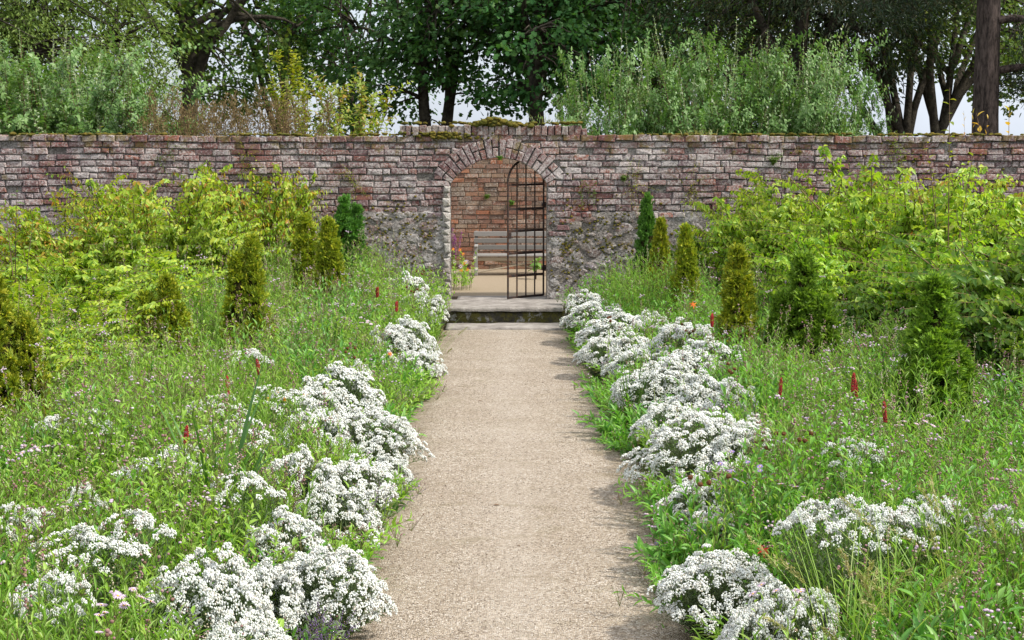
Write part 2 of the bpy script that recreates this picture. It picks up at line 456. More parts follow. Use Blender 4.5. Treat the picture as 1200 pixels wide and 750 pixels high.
M['aster'] = leaf_mat('aster_leaf', [(0.146, 0.306, 0.033), (0.237, 0.433, 0.054), (0.317, 0.523, 0.088), (0.193, 0.37, 0.044), (0.384, 0.548, 0.121)], .42, .42, patch=.25, objvar=.03)
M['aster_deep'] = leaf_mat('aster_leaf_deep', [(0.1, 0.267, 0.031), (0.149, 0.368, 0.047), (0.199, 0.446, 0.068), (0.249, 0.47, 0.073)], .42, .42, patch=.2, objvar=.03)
M['mauve'] = surf_mat('mauve_heads', island_col([(.42, .30, .42), (.52, .42, .50), (.34, .24, .36), (.46, .36, .34), (.60, .52, .56)]), .8)
M['under'] = leaf_mat('under_leaf', [(.045, .11, .02), (.07, .16, .03), (.10, .20, .04)], .3, .5)  # older low leaves, colour darkened to paint shade between the plants
M['pale_seed'] = surf_mat('pale_seed', island_col([(.36, .32, .20), (.46, .42, .30), (.30, .24, .14)]), .8)
M['lance'] = leaf_mat('lance_leaf', [(0.089, 0.241, 0.048), (0.139, 0.333, 0.061), (0.198, 0.402, 0.081), (0.257, 0.448, 0.108)], .4, .4, objvar=.03)
M['linear'] = leaf_mat('linear_leaf', [(0.153, 0.302, 0.042), (0.23, 0.403, 0.066), (0.289, 0.47, 0.1), (0.34, 0.448, 0.133)], .42, .5, objvar=.03)
M['grass'] = leaf_mat('meadow_grass', [(0.142, 0.291, 0.032), (0.237, 0.403, 0.063), (0.342, 0.448, 0.117), (0.18, 0.347, 0.041), (0.456, 0.515, 0.225)], .4, .5, objvar=.03)
M['dry_grass'] = leaf_mat('dry_grass', [(.38, .34, .16), (.46, .40, .22), (.30, .31, .10), (.26, .33, .08)], .3, .6)
M['strap'] = leaf_mat('strap_leaf', [(.05, .12, .025), (.08, .17, .03), (.11, .20, .04)], .3, .35)
M['bud'] = surf_mat('pink_bud', island_col([(.20, .09, .09), (.30, .16, .17), (.14, .08, .04), (.38, .24, .27), (.18, .15, .05)]), .7)
M['grey_leaf'] = leaf_mat('grey_green_leaf', [(.10, .15, .07), (.16, .21, .11), (.12, .18, .07), (.20, .25, .14)], .25, .6)
M['white'] = surf_mat('white_petal', island_col([(.66, .68, .66), (.75, .77, .75), (.60, .62, .60), (.72, .73, .68), (.52, .54, .46), (.70, .72, .70), (.76, .77, .75), (.46, .41, .32), (.68, .70, .68)]), .8, None, .2)
M['hedge'] = leaf_mat('hedge_leaf', [(0.123, 0.264, 0.022), (0.259, 0.434, 0.033), (0.394, 0.528, 0.039), (0.185, 0.343, 0.028), (0.492, 0.567, 0.055), (0.32, 0.475, 0.033)], .42, .42, objvar=.1)
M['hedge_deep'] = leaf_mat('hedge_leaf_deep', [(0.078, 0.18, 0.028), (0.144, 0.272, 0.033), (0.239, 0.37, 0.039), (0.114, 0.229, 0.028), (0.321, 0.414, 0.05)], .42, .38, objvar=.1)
M['hedge_orange'] = leaf_mat('hedge_leaf_orange', [(0.185, 0.356, 0.033), (0.333, 0.48, 0.033), (0.247, 0.41, 0.033), (0.421, 0.356, 0.033), (0.309, 0.451, 0.033), (0.433, 0.534, 0.039), (0.445, 0.192, 0.033), (0.347, 0.492, 0.039), (0.21, 0.383, 0.033)], .42, .4, objvar=.08)
M['cone'] = leaf_mat('conifer_spray', [(0.116, 0.183, 0.016), (0.258, 0.339, 0.024), (0.423, 0.46, 0.031), (0.166, 0.243, 0.018), (0.591, 0.534, 0.045)], .3, .55, objvar=.1)
M['cone_green'] = leaf_mat('conifer_spray_green', [(0.06, 0.168, 0.026), (0.102, 0.24, 0.036), (0.144, 0.3, 0.046), (0.078, 0.192, 0.03)], .3, .55, objvar=.1)
M['cone_mid'] = leaf_mat('conifer_spray_mid', [(0.094, 0.201, 0.021), (0.175, 0.324, 0.031), (0.295, 0.466, 0.046), (0.121, 0.232, 0.023)], .3, .55, objvar=.1)
M['sycamore'] = leaf_mat('sycamore_leaf', [(0.032, 0.096, 0.031), (0.051, 0.138, 0.037), (0.078, 0.18, 0.046), (0.041, 0.115, 0.031), (0.103, 0.204, 0.05)], .40, .4, objvar=.12, spec=.12)
M['sycamore_warm'] = leaf_mat('sycamore_leaf_warm', [(.05, .11, .022), (.085, .155, .03), (.125, .20, .04), (.065, .13, .025), (.17, .21, .04)], .42, .4, objvar=.1, spec=.12)
M['willow'] = leaf_mat('pale_tree_leaf', [(.09, .155, .035), (.145, .22, .05), (.19, .265, .07), (.12, .19, .04), (.22, .28, .08)], .35, .5, objvar=.05, spec=.12)
M['needle'] = leaf_mat('pine_needle', [(0.02, 0.044, 0.022), (0.033, 0.062, 0.026), (0.045, 0.073, 0.029), (0.075, 0.062, 0.03)], .12, .6, objvar=.1)
M['olive_leaf'] = leaf_mat('olive_tree_leaf', [(0.052, 0.084, 0.018), (0.085, 0.121, 0.026), (0.117, 0.149, 0.034), (0.065, 0.101, 0.021)], .35, .5, objvar=.1, spec=.12)
M['silver'] = leaf_mat('silver_leaf', [(0.297, 0.38, 0.187), (0.396, 0.47, 0.286), (0.495, 0.54, 0.396), (0.341, 0.42, 0.22)], .3, .55, objvar=.06)
M['shrub'] = leaf_mat('shrub_leaf', [(.07, .165, .035), (.13, .25, .055), (.20, .33, .10), (.09, .20, .04), (.27, .39, .17)], .34, .5, objvar=.08)
M['dry'] = leaf_mat('dry_seed', [(.15, .095, .045), (.22, .14, .07), (.27, .19, .09), (.12, .09, .035), (.20, .17, .06)], .25, .8, (1, 1, .9))
M['yellow'] = leaf_mat('yellow_leaf', [(.22, .30, .025), (.32, .36, .03), (.42, .39, .04), (.18, .27, .03)], .42, .45)
M['orange_leaf'] = leaf_mat('orange_leaf', [(.20, .29, .04), (.26, .34, .05), (.40, .24, .06), (.24, .33, .05), (.30, .36, .06), (.22, .31, .045)], .42, .45)
M['gold_leaf'] = leaf_mat('gold_leaf', [(.50, .30, .03), (.58, .40, .05), (.42, .20, .03), (.40, .38, .05)], .42, .45, (1.2, 1.1, .6))
M['fern'] = leaf_mat('fern_leaf', [(.10, .21, .03), (.16, .28, .045), (.13, .24, .035)], .35, .5)
M['red'] = surf_mat('crimson_flower', island_col([(.26, .012, .015), (.36, .02, .025), (.18, .01, .012), (.42, .035, .04)]), .7)
M['scarlet'] = surf_mat('scarlet_flower', island_col([(.50, .012, .012), (.6, .03, .02)]), .55)
M['orange'] = surf_mat('orange_flower', island_col([(.75, .16, .02), (.8, .26, .03), (.65, .10, .02)]), .6)
M['amber'] = surf_mat('amber_flower', island_col([(.8, .38, .02), (.78, .30, .02)]), .6)
M['purple'] = surf_mat('lilac_petal', island_col([(.30, .20, .50), (.40, .30, .60), (.24, .15, .44), (.46, .38, .62)]), .6)
M['pale_pink'] = surf_mat('pale_pink_petal', island_col([(.55, .40, .52), (.65, .52, .60), (.48, .36, .52)]), .6)
M['violet'] = surf_mat('violet_spike', island_col([(.12, .07, .17), (.18, .12, .26), (.09, .06, .12), (.22, .16, .28)]), .7)
M['yellow_disc'] = surf_mat('yellow_disc', lambda N, Lk: (.6, .38, .03), .7)
M['seed'] = surf_mat('brown_seed', island_col([(.10, .035, .012), (.17, .06, .015), (.07, .03, .015), (.26, .11, .02)]), .8)
M['plum'] = surf_mat('plum_spike', island_col([(.10, .045, .05), (.15, .07, .075), (.08, .05, .04)]), .8)
M['magenta'] = surf_mat('magenta_spike', island_col([(.26, .06, .20), (.34, .10, .28), (.18, .05, .14)]), .7)

# ------------------------------------------------------------------ sky and sun
SUN_EL, SUN_AZ = math.radians(48), math.radians(108)     # azimuth clockwise from +Y
sd = Vector((math.cos(SUN_EL) * math.sin(SUN_AZ), math.cos(SUN_EL) * math.cos(SUN_AZ), math.sin(SUN_EL)))
W = bpy.data.worlds.new('World'); scene.world = W; W.use_nodes = True
N, Lk = W.node_tree.nodes, W.node_tree.links; N.clear()
sky = N.new('ShaderNodeTexSky'); sky.sky_type = 'NISHITA'; sky.sun_disc = False
sky.sun_elevation = SUN_EL; sky.sun_rotation = SUN_AZ; sky.dust_density = 2.0
g = coords(N, 'Generated')
cl = noise_tex(N, Lk, 2.2, 7, .6, g)
cov = maprange(N, Lk, cl, .30, .62, .35, .92)
sz = N.new('ShaderNodeSeparateXYZ'); Lk.new(g, sz.inputs[0])
grad = maprange(N, Lk, sz.outputs[2], .02, .75, 0, 1)
cloud = mixc(N, Lk, grad, (8.4, 9.2, 10.6), (13.5, 13.8, 14.2))
mix = mixc(N, Lk, cov, sky.outputs[0], cloud)
bg = N.new('ShaderNodeBackground'); bg.inputs[1].default_value = .09
Lk.new(mix, bg.inputs[0])
ow = N.new('ShaderNodeOutputWorld'); Lk.new(bg.outputs[0], ow.inputs[0])
sl = bpy.data.lights.new('sun', 'SUN'); sl.energy = 4.2; sl.angle = math.radians(4); sl.color = (1, .95, .87)
so = bpy.data.objects.new('sun', sl); COL.objects.link(so)
so.rotation_euler = sd.to_track_quat('Z', 'Y').to_euler()
so.location = (20, 5, 30)

# ------------------------------------------------------------------ the setting
STEP_Y, WALL_Y, WALL_T, STEP_Z = 19.8, 20.9, .46, .22
PATH_C, PATH_H = .07, .93

mb = MB()
gx = np.concatenate([[-400, -120], np.linspace(-40, 40, 41), [120, 400]]); gy = np.concatenate([[-60, -10], np.linspace(0, 40, 41), [100, 600]])
X, Y = np.meshgrid(gx, gy); nx, ny = len(gx), len(gy)
i = np.arange(ny - 1)[:, None] * nx + np.arange(nx - 1)[None]
F = np.stack([i, i + 1, i + nx + 1, i + nx], -1).reshape(-1, 4)
mb.add(np.stack([X.ravel(), Y.ravel(), np.zeros(X.size)], 1), [F])
tag(mb.build('ground', M['soil']), kind='structure')

def path_edge(y, s):
    return PATH_C + s * (PATH_H + .03 * math.sin(y * 1.3 + s) + .015 * math.sin(y * 3.3 + 2 * s) + .008 * math.sin(y * 9 + s))
mb = MB()
ys = np.linspace(1.5, 19.05, 240); us = np.linspace(0, 1, 25)
V = []
for y in ys:
    a, b = path_edge(y, -1), path_edge(y, 1)
    for u in us:
        x = a + (b - a) * u
        V.append((x, y, .012 + .018 * (1 - (2 * u - 1) ** 4) + .006 * mnoise.noise((x * 2, y * 2, 0))))
i = np.arange(len(ys) - 1)[:, None] * 25 + np.arange(24)[None]
mb.add(V, [np.stack([i, i + 1, i + 26, i + 25], -1).reshape(-1, 4)])
tag(mb.build('path', M['path']), kind='structure')

n = 26000
y = 4.5 + 14.5 * rng.random(n); u = rng.random(n)
xa = np.array([path_edge(v, -1) for v in y]); xb = np.array([path_edge(v, 1) for v in y])
x = xa + (xb - xa) * u
size = rng.uniform(.0018, .0045, n) * np.where(rng.random(n) < .04, 1.7, 1)
R = rot_random(n, size); R[:, 2, :] *= .7
mb = MB(); mb.inst(OCTA, R, np.stack([x, y, .013 + .018 * (1 - (2 * u - 1) ** 4) + size * .2], 1), 0, False)
tag(mb.build('gravel', M['pebble']), 'loose tan and grey gravel scattered over the garden path', 'gravel', kind='stuff')

mb = MB(); n = 420
y = 5 + 14 * rng.random(n); sd_ = np.where(rng.random(n) < .5, -1, 1); off = np.abs(rng.normal(0, .16, n))
x = np.array([path_edge(a, b) for a, b in zip(y, sd_)]) - sd_ * off
R = rot_random(n, rng.uniform(.006, .014, n)); R[:, 2, :] *= .6
mb.inst(ICO0, R, np.stack([x, y, np.full(n, .018)], 1), 0, False)
tag(mb.build('pebbles', M['pebble']), 'larger loose pebbles gathered along both path edges', 'pebbles', kind='stuff')
# raised sandy court beyond the wall and the stone step up to it
mb = MB(); box(mb, (0, 24.1, STEP_Z / 2), (26, 5.4, STEP_Z))
tag(mb.build('sandy_court', M['sand']), kind='structure')

st = thing('stone_step', (0.09, STEP_Y, 0), 'worn grey stone step with a dark mossy riser below the gateway', 'step')
def stone_mesh(name, mat, c, s, jit, parent, segs=(26, 4, 4)):
    """rough block: a subdivided box with every point nudged by noise"""
    b = MB(); nx, ny, nz = segs
    P = {}
    def vid(i, j, k):
        if (i, j, k) not in P:
            p = np.array([c[0] + s[0] * (i / nx - .5), c[1] + s[1] * (j / ny - .5), c[2] + s[2] * (k / nz - .5)])
            q = Vector(p) * 5
            p = p + jit * np.array([mnoise.noise(q), mnoise.noise(q + Vector((9, 0, 0))), .7 * mnoise.noise(q + Vector((0, 9, 0)))])
            edge = (i in (0, nx)) + (j in (0, ny)) + (k in (0, nz))
            if edge > 1:
                ctr = np.array(c); p = p + (ctr - p) * np.array([.006, .02, .05])
            P[(i, j, k)] = (len(P), p)
        return P[(i, j, k)][0]
    q = []
    for i in range(nx):
        for k in range(nz):
            q.append([vid(i, 0, k), vid(i + 1, 0, k), vid(i + 1, 0, k + 1), vid(i, 0, k + 1)])
            q.append([vid(i, ny, k), vid(i, ny, k + 1), vid(i + 1, ny, k + 1), vid(i + 1, ny, k)])
        for j in range(ny):
            q.append([vid(i, j, nz), vid(i + 1, j, nz), vid(i + 1, j + 1, nz), vid(i, j + 1, nz)])
    for j in range(ny):
        for k in range(nz):
            q.append([vid(0, j, k), vid(0, j, k + 1), vid(0, j + 1, k + 1), vid(0, j + 1, k)])
            q.append([vid(nx, j, k), vid(nx, j + 1, k), vid(nx, j + 1, k + 1), vid(nx, j, k + 1)])
    V = np.array([p for _, p in sorted(P.values(), key=lambda t: t[0])])
    b.add(V, [np.array(q)])
    return b.build(name, mat, parent)
stone_mesh('riser', M['riser'], (0, .45, .085), (1.72, .84, .175), .03, st, (40, 6, 6))
stone_mesh('tread', M['slab'], (-.06, .27, .205), (1.62, .58, .055), .012, st, (30, 6, 2))
stone_mesh('tread', M['slab'], (.02, .83, .205), (1.66, .52, .050), .012, st, (30, 6, 2))
stone_mesh('threshold', M['slab'], (-.03, 1.36, .206), (1.27, .5, .046), .010, st, (26, 5, 2))
ks = stone_mesh('kerb_stone', M['slab'], (0, 0, 0), (1.5, .62, .06), .016, None, (30, 6, 2))
ks.location = (.08, 19.42, .012)
tag(ks, 'pale flat kerb stone laid flush across the path end before the step', 'kerb stone')

# ------------------------------------------------------------------ brick walls
def brick(mb, q, yf, depth, ch, mat, r, jit=.003, bulge=0.0):
    """q: four corners (x,z) anticlockwise seen from the front"""
    q = np.array(q, float) + r.normal(0, jit, (4, 2))
    c = q.mean(0)
    dd = np.linalg.norm(q - c, axis=1, keepdims=True)
    qi = c + (q - c) * np.maximum(1 - ch * 1.5 / dd, .4)
    yo = yf + r.normal(0, .005)
    tilt = r.normal(0, .003, 4)
    V = np.zeros((12, 3))
    V[0:4, 0], V[0:4, 2], V[0:4, 1] = q[:, 0], q[:, 1], yf + depth
    V[4:8, 0], V[4:8, 2], V[4:8, 1] = q[:, 0], q[:, 1], yo + ch + tilt
    V[8:12, 0], V[8:12, 2], V[8:12, 1] = qi[:, 0], qi[:, 1], yo + tilt
    F = []
    for k in range(4):
        l = (k + 1) % 4
        F.append([k, l, 4 + l, 4 + k]); F.append([4 + k, 4 + l, 8 + l, 8 + k])
    if bulge > 0:
        V = np.vstack([V, [c[0] + r.normal(0, .01), yo - bulge * r.random(), c[1] + r.normal(0, .01)]])
        mb.add(V, [np.array(F), np.array([[8 + k, 8 + (k + 1) % 4, 12] for k in range(4)])], mat, False)
    else:
        F.append([8, 9, 10, 11]); mb.add(V, [np.array(F)], mat, False)

HW, SPR, CRN = .66, 1.80, 2.15
RA = (HW ** 2 + (CRN - SPR) ** 2) / (2 * (CRN - SPR)); CZ = CRN - RA
A0 = math.asin(HW / RA); RT = .27; RO = RA + RT
ZT = 2.46
def bound(z):
    if z <= SPR: return HW
    zo = CZ + RO * math.cos(A0)
    if z < zo:
        return HW + (RO * math.sin(A0) - HW) * (z - SPR) / (zo - SPR)
    if z < CZ + RO: return math.sqrt(max(RO ** 2 - (z - CZ) ** 2, 0))
    return 0.0
gw = thing('garden_wall', (0, WALL_Y, 0), 'long weathered brick garden wall with lichen and an arched gateway', 'wall')
rb = np.random.default_rng(5)
WX = 13.0
# lime core: profile with the gateway cut out, extruded through the wall
prof = [(-WX, -.1), (-HW, -.1), (-HW, SPR)]
for k in range(1, 16):
    a = -A0 + 2 * A0 * k / 16
    prof.append((RA * math.sin(a), CZ + RA * math.cos(a)))
prof += [(HW, SPR), (HW, -.1), (WX, -.1), (WX, ZT - .03), (-WX, ZT - .03)]
me = bpy.data.meshes.new('mortar')
nv = len(prof)
vv = [(x, .036, z) for x, z in prof] + [(x, WALL_T, z) for x, z in prof]
ff = [list(range(nv)), list(range(2 * nv - 1, nv - 1, -1))] + [[k, nv + k, nv + (k + 1) % nv, (k + 1) % nv] for k in range(nv)]
me.from_pydata(vv, [], ff); me.update(); me.materials.append(M['mortar'])
o = bpy.data.objects.new('mortar', me); COL.objects.link(o); o.parent = gw

RUB = 1.43
mbk, mrb = MB(), MB()
CH = .0855
row = 0; z = RUB
while z < ZT - CH * .9 - .06:
    top = z + CH
    for s in (-1, 1):
        zc = z + CH * .5
        b0 = bound(z + CH * (.9 if z > SPR + .3 else .1))
        if zc > CZ + RO: b0 = 0
        x = b0 + .008
        first = True
        while x < WX:
            L = rb.choice([.225, .108], p=[.8, .2]) * rb.uniform(.92, 1.1)
            if first and row % 2: L *= .5
            x1 = min(x + L, WX)
            wob = lambda xx: .012 * math.sin(xx * .9 + row * .07) + .008 * math.sin(xx * 2.3 + 1)
            gap = rb.uniform(.004, .012); th = CH - rb.uniform(.010, .021)
            zz = z + wob(s * x) * min(1, (x - b0) * 2)
            if rb.random() > .012:
                q = [(s * x, zz), (s * (x1 - gap), zz), (s * (x1 - gap), zz + th), (s * x, zz + th)]
                if s < 0: q = [q[1], q[0], q[3], q[2]]
                pale = False
                brick(mbk, q, -.0 + rb.uniform(-.010, .016), .10, .009, 1 if pale else 0, rb, .005, .006)
            x = x1; first = False
    z = top; row += 1
z_head = z
# a few courses run down into the rubble, so the change is ragged
for kk in range(1, 5):
    z = RUB - CH * kk
    for s in (-1, 1):
        x = HW + .02 + (.1 if kk % 2 else 0)
        while x < WX:
            L = rb.uniform(.10, .24)
            if mnoise.noise((s * x * 1.3, 7.7, 0)) > -.12 + .17 * kk + rb.normal(0, .08):
                q = [(s * x, z), (s * (x + L - .010), z), (s * (x + L - .010), z + CH - .018), (s * x, z + CH - .018)]
                if s < 0: q = [q[1], q[0], q[3], q[2]]
                brick(mbk, q, -.022 + rb.uniform(-.008, .012), .10, .010, 0, rb, .007, .006)
            x += L
# top course of headers laid flat over the full thickness
z = z_head
for s in (-1, 1):
    x = .0 + .005
    while x < WX:
        L = rb.uniform(.20, .25)
        zz = z + .01 * math.sin(s * x * .9 + row * .07) + rb.normal(0, .004)
        q = [(s * x, zz), (s * (x + L - .012), zz), (s * (x + L - .012), min(zz + .078, ZT + .02)), (s * x, min(zz + .078, ZT + .02))]
        if s < 0: q = [q[1], q[0], q[3], q[2]]
        if not (abs(x) < 1.35 and s < 0) and not (x < 1.25 and s > 0):
            brick(mbk, q, -.012 + rb.normal(0, .006), WALL_T + .02, .012, 0, rb, .007)
        else:
            brick(mbk, q, -.0 + rb.normal(0, .006), WALL_T, .012, 0, rb, .007)
        x += L
mbk.build('brickwork', [M['brick'], M['brick_pale']], gw)
# rubble footing below the brickwork: irregular stones bedded in pale lime, no courses
for sg in (-1, 1):
    nx_, nz_ = 150, 22
    V = []
    for iz in range(nz_ + 1):
        for ix in range(nx_ + 1):
            x = HW + (WX - HW) * (ix / nx_) ** 1.3; z = -.02 + (RUB + .005) * iz / nz_
            y = -.004 + .016 * mnoise.noise((sg * x * 7, z * 7, 2)) + .010 * mnoise.noise((sg * x * 17, z * 17, 5))
            V.append((sg * x, y, z))
    i = np.arange(nz_)[:, None] * (nx_ + 1) + np.arange(nx_)[None]
    F = np.stack([i, i + 1, i + nx_ + 2, i + nx_ + 1], -1).reshape(-1, 4)
    mrb.add(V, [F if sg > 0 else F[:, ::-1]], 2)
    z = .04; row = 0
    while z < RUB - .02:
        x = HW + .05 + (.09 if row % 2 else 0)
        while x < WX - .1:
            w = rb.uniform(.05, .13); h = w * rb.uniform(.4, .85)
            cx, cz_ = sg * (x + rb.normal(0, .025)), min(z + rb.normal(0, .025), RUB - h * .8)
            if abs(cx) - w < HW + .01: cx = sg * (HW + w + .015)
            kk = rb.integers(6, 9); an = np.sort(np.arange(kk) * 2 * PI / kk + rb.uniform(-.3, .3, kk)); tl = rb.normal(0, .3)
            ex, ez = w * np.cos(an) * rb.uniform(.8, 1.15, kk), h * np.sin(an) * rb.uniform(.8, 1.15, kk)
            ex, ez = ex * math.cos(tl) - ez * math.sin(tl), ex * math.sin(tl) + ez * math.cos(tl)
            pr_ = rb.uniform(.002, .022)
            ring = lambda f, y: np.stack([cx + ex * f, np.full(kk, y) + rb.normal(0, .003, kk), np.minimum(cz_ + ez * f, RUB)], 1)
            V = np.concatenate([ring(1.0, .03), ring(.97, -pr_ * .45), ring(.72, -pr_), [[cx, -pr_ - .004, cz_]]])
            q4 = []
            for r_ in range(2):
                for k in range(kk): q4.append([r_ * kk + k, r_ * kk + (k + 1) % kk, (r_ + 1) * kk + (k + 1) % kk, (r_ + 1) * kk + k])
            mrb.add(V, [np.array(q4), np.array([[2 * kk + k, 2 * kk + (k + 1) % kk, 3 * kk] for k in range(kk)])], 0, False)
            x += w * 1.75 + rb.uniform(0, .05)
        z += .105; row += 1
# pale limed quoin down the left jamb
z = 0
while z < SPR - .05:
    h = rb.uniform(.07, .13); w = rb.uniform(.05, .12)
    brick(mrb, [(-HW - w, z), (-HW - .002, z), (-HW - .002, min(z + h - .006, SPR)), (-HW - w, min(z + h - .006, SPR))], -.04 + rb.normal(0, .006), .10, .016, 1, rb, .008, .02)
    z += h
mrb.build('rubble_footing', [M['stone'], M['brick_pale'], M['lime']], gw)
# arch ring
mar = MB(); nvs = 20
for k in range(nvs):
    a, b = -A0 + 2 * A0 * (k + .07) / nvs, -A0 + 2 * A0 * (k + .93) / nvs
    ro = RO + rb.uniform(-.03, .01)
    split = rb.random() < .6
    rs = [(RA + .002, ro)] if not split else [(RA + .002, RA + .13), (RA + .145, ro)]
    for r0, r1 in rs:
        q = [(r0 * math.sin(a), CZ + r0 * math.cos(a)), (r0 * math.sin(b), CZ + r0 * math.cos(b)), (r1 * math.sin(b), CZ + r1 * math.cos(b)), (r1 * math.sin(a), CZ + r1 * math.cos(a))]
        brick(mar, q, -.012, WALL_T if r0 < RA + .01 else .12, .008, 0, rb, .005)
mar.build('arch_ring', [M['brick']], gw)
# raised soldier coping over the gateway, broken at its right end
mco = MB(); x = -1.33
while x < 1.17:
    L = .088 * rb.uniform(.85, 1.15); hh = .135 * rb.uniform(.9, 1.06)
    if x > 1.05: hh *= .7
    z0 = ZT - .008
    q = [(x, z0), (x + L - .009, z0), (x + L - .009, z0 + hh), (x, z0 + hh)]
    brick(mco, q, -.008 + rb.normal(0, .006), .30, .008, 0, rb, .005)
    x += L
box(mco, (-.1, WALL_T * .5 - .05, ZT + .04), (2.3, .25, .13), 1)
mco.build('raised_coping', [M['brick_red'], M['mortar']], gw)
# moss cushions on top of the wall and in the rubble
mm = MB()
def moss_at(xs, ys_, zs, size, flat=.45):
    n = len(xs)
    R = rot_random(n, np.ones(n), rb) * np.asarray(size)[:, None, None]
    R[:, 2, :] *= flat
    V = ICO1[0] * (1 + .3 * rb.normal(size=(len(ICO1[0]), 1)) * .5)
    mm.inst((V, ICO1[1]), R, np.stack([xs, ys_, zs], 1), 0)
n = 560; xs = rb.uniform(-9, 9, n); keep = np.array([mnoise.noise((v * 1.1, 3.3, 0)) for v in xs]) > -.12
xs = xs[keep]; ztop = np.where((xs > -1.33) & (xs < 1.17), ZT + .16, ZT + .005)
moss_at(xs, rb.uniform(-.015, .2, len(xs)), ztop + rb.normal(0, .006, len(xs)), rb.uniform(.015, .05, len(xs)))
n = 260; xs = rb.normal(-.05, .19, n); moss_at(xs, rb.uniform(-.02, .25, n), ZT + .12 + rb.uniform(0, .10, n) * np.exp(-((xs + .05) / .25) ** 2), rb.uniform(.02, .055, n), .7)
n = 90; moss_at(rb.normal(-.7, .25, n), np.full(n, -.012), ZT + .0 + rb.uniform(-.05, .03, n), rb.uniform(.012, .035, n), .7)
for (cx, cz, n, sx, sz) in ((-1.3, 1.15, 190, .38, .2), (-2.3, 1.3, 40, .4, .12), (1.2, 1.05, 220, .35, .3), (1.55, 1.2, 40, .4, .2), (.85, .75, 50, .12, .25), (-1.0, .75, 50, .2, .15), (5.6, 2.2, 60, .8, .12), (-5.5, 1.2, 60, .9, .2)):
    moss_at(rb.normal(cx, sx, n) if cx > 0 else rb.normal(cx, sx, n), np.full(n, -.008), rb.normal(cz, sz, n), rb.uniform(.006, .022, n), .8)
V = np.concatenate(mm.V); bad = (np.abs(V[:, 0]) < HW) & (V[:, 2] < 1.9)
for k, v in enumerate(mm.V):
    b = (np.abs(v[:, 0]) < HW + .03) & (v[:, 2] < 1.95); mm.V[k] = np.where(b[:, None], np.column_stack([np.sign(v[:, 0]) * (HW + .05), v[:, 1] + .06, v[:, 2]]), v)
tag(mm.build('moss', M['moss'], gw), 'ochre and green moss cushions', kind='stuff')

# warm brick wall behind the bench
bw = thing('brick_wall', (0, 26.2, 0), 'warm orange brick wall seen through the gateway behind the bench', 'wall')
b2 = MB(); box(b2, (0, .172, 1.15), (16, .30, 2.3)); b2.build('mortar', M['warm_mortar'], bw)
b2 = MB(); z = STEP_Z; row = 0
while z < 2.28:
    x = -3.4 + (.11 if row % 2 else 0)
    while x < 3.4:
        L = rb.choice([.225, .11], p=[.75, .25]) * rb.uniform(.95, 1.06)
        brick(b2, [(x, z), (x + L - .012, z), (x + L - .012, z + .066), (x, z + .066)], rb.uniform(-.002, .006), .06, .005, 0, rb, .003)
        x += L
    z += .078; row += 1
b2.build('brickwork', M['warm_brick'], bw)

# ------------------------------------------------------------------ iron gate, standing half open
hinge = np.array([.622, 21.36, 0]); free = np.array([.125, 20.92, 0])
dv = free - hinge; GW = np.linalg.norm(dv); du = dv / GW; dn = np.array([-du[1], du[0], 0])
gt = thing('iron_gate', (*hinge[:2], STEP_Z), 'tall round-topped rusty iron bar gate standing half open in the archway', 'gate')
def G(u, z): return du * u + np.array([0, 0, z - STEP_Z])
zs_, zt_ = 1.80, 2.12
mb = MB()
bar(mb, G(0, .235), G(0, zs_), .026, .016, 0, .003, up=dn)
bar(mb, G(GW, .225), G(GW, zs_), .026, .016, 0, .003, up=dn)
pts = [G(GW / 2 - GW / 2 * math.cos(t), zs_ + (zt_ - zs_) * math.sin(t) ** .92) for t in np.linspace(0, PI, 25)]
for a, b in zip(pts[:-1], pts[1:]): bar(mb, a, b + (b - a) * .15, .026, .016, 0, 0, up=dn)
mb.build('frame', M['iron'], gt)
for k in (1, 2, 3):
    u = GW * k / 4
    top = zs_ + (zt_ - zs_) * math.sin(math.acos(1 - 2 * k / 4)) ** .92
    mb = MB(); bar(mb, G(u, .24), G(u, top), .017, .017, 0, .003, up=dn); mb.build('bar', M['iron'], gt)
for zr, hh in ((1.785, .03), (1.455, .034), (1.155, .034), (.85, .036), (.54, .034), (.245, .03)):
    mb = MB(); bar(mb, G(0, zr) - dn * .002, G(GW, zr) - dn * .002, .010, hh, 0, .002); mb.build('rail', M['iron'], gt)
for zr in (1.5, .62):
    mb = MB(); bar(mb, G(-.06, zr), G(.03, zr), .03, .05, 0, .004)
    V = np.array([[.02 * math.cos(a), .02 * math.sin(a), h] for h in (-.04, .04) for a in np.linspace(0, 2 * PI, 9)[:-1]]) + G(-.02, zr)
    mb.add(V, [np.array([[k, (k + 1) % 8, 8 + (k + 1) % 8, 8 + k] for k in range(8)])]); mb.build('hinge', M['iron'], gt)
mb = MB(); box(mb, G(GW - .03, 1.1), (.05, .03, .09), 0, np.stack([du, dn, [0, 0, 1]], 1), .004); mb.build('latch', M['iron'], gt)

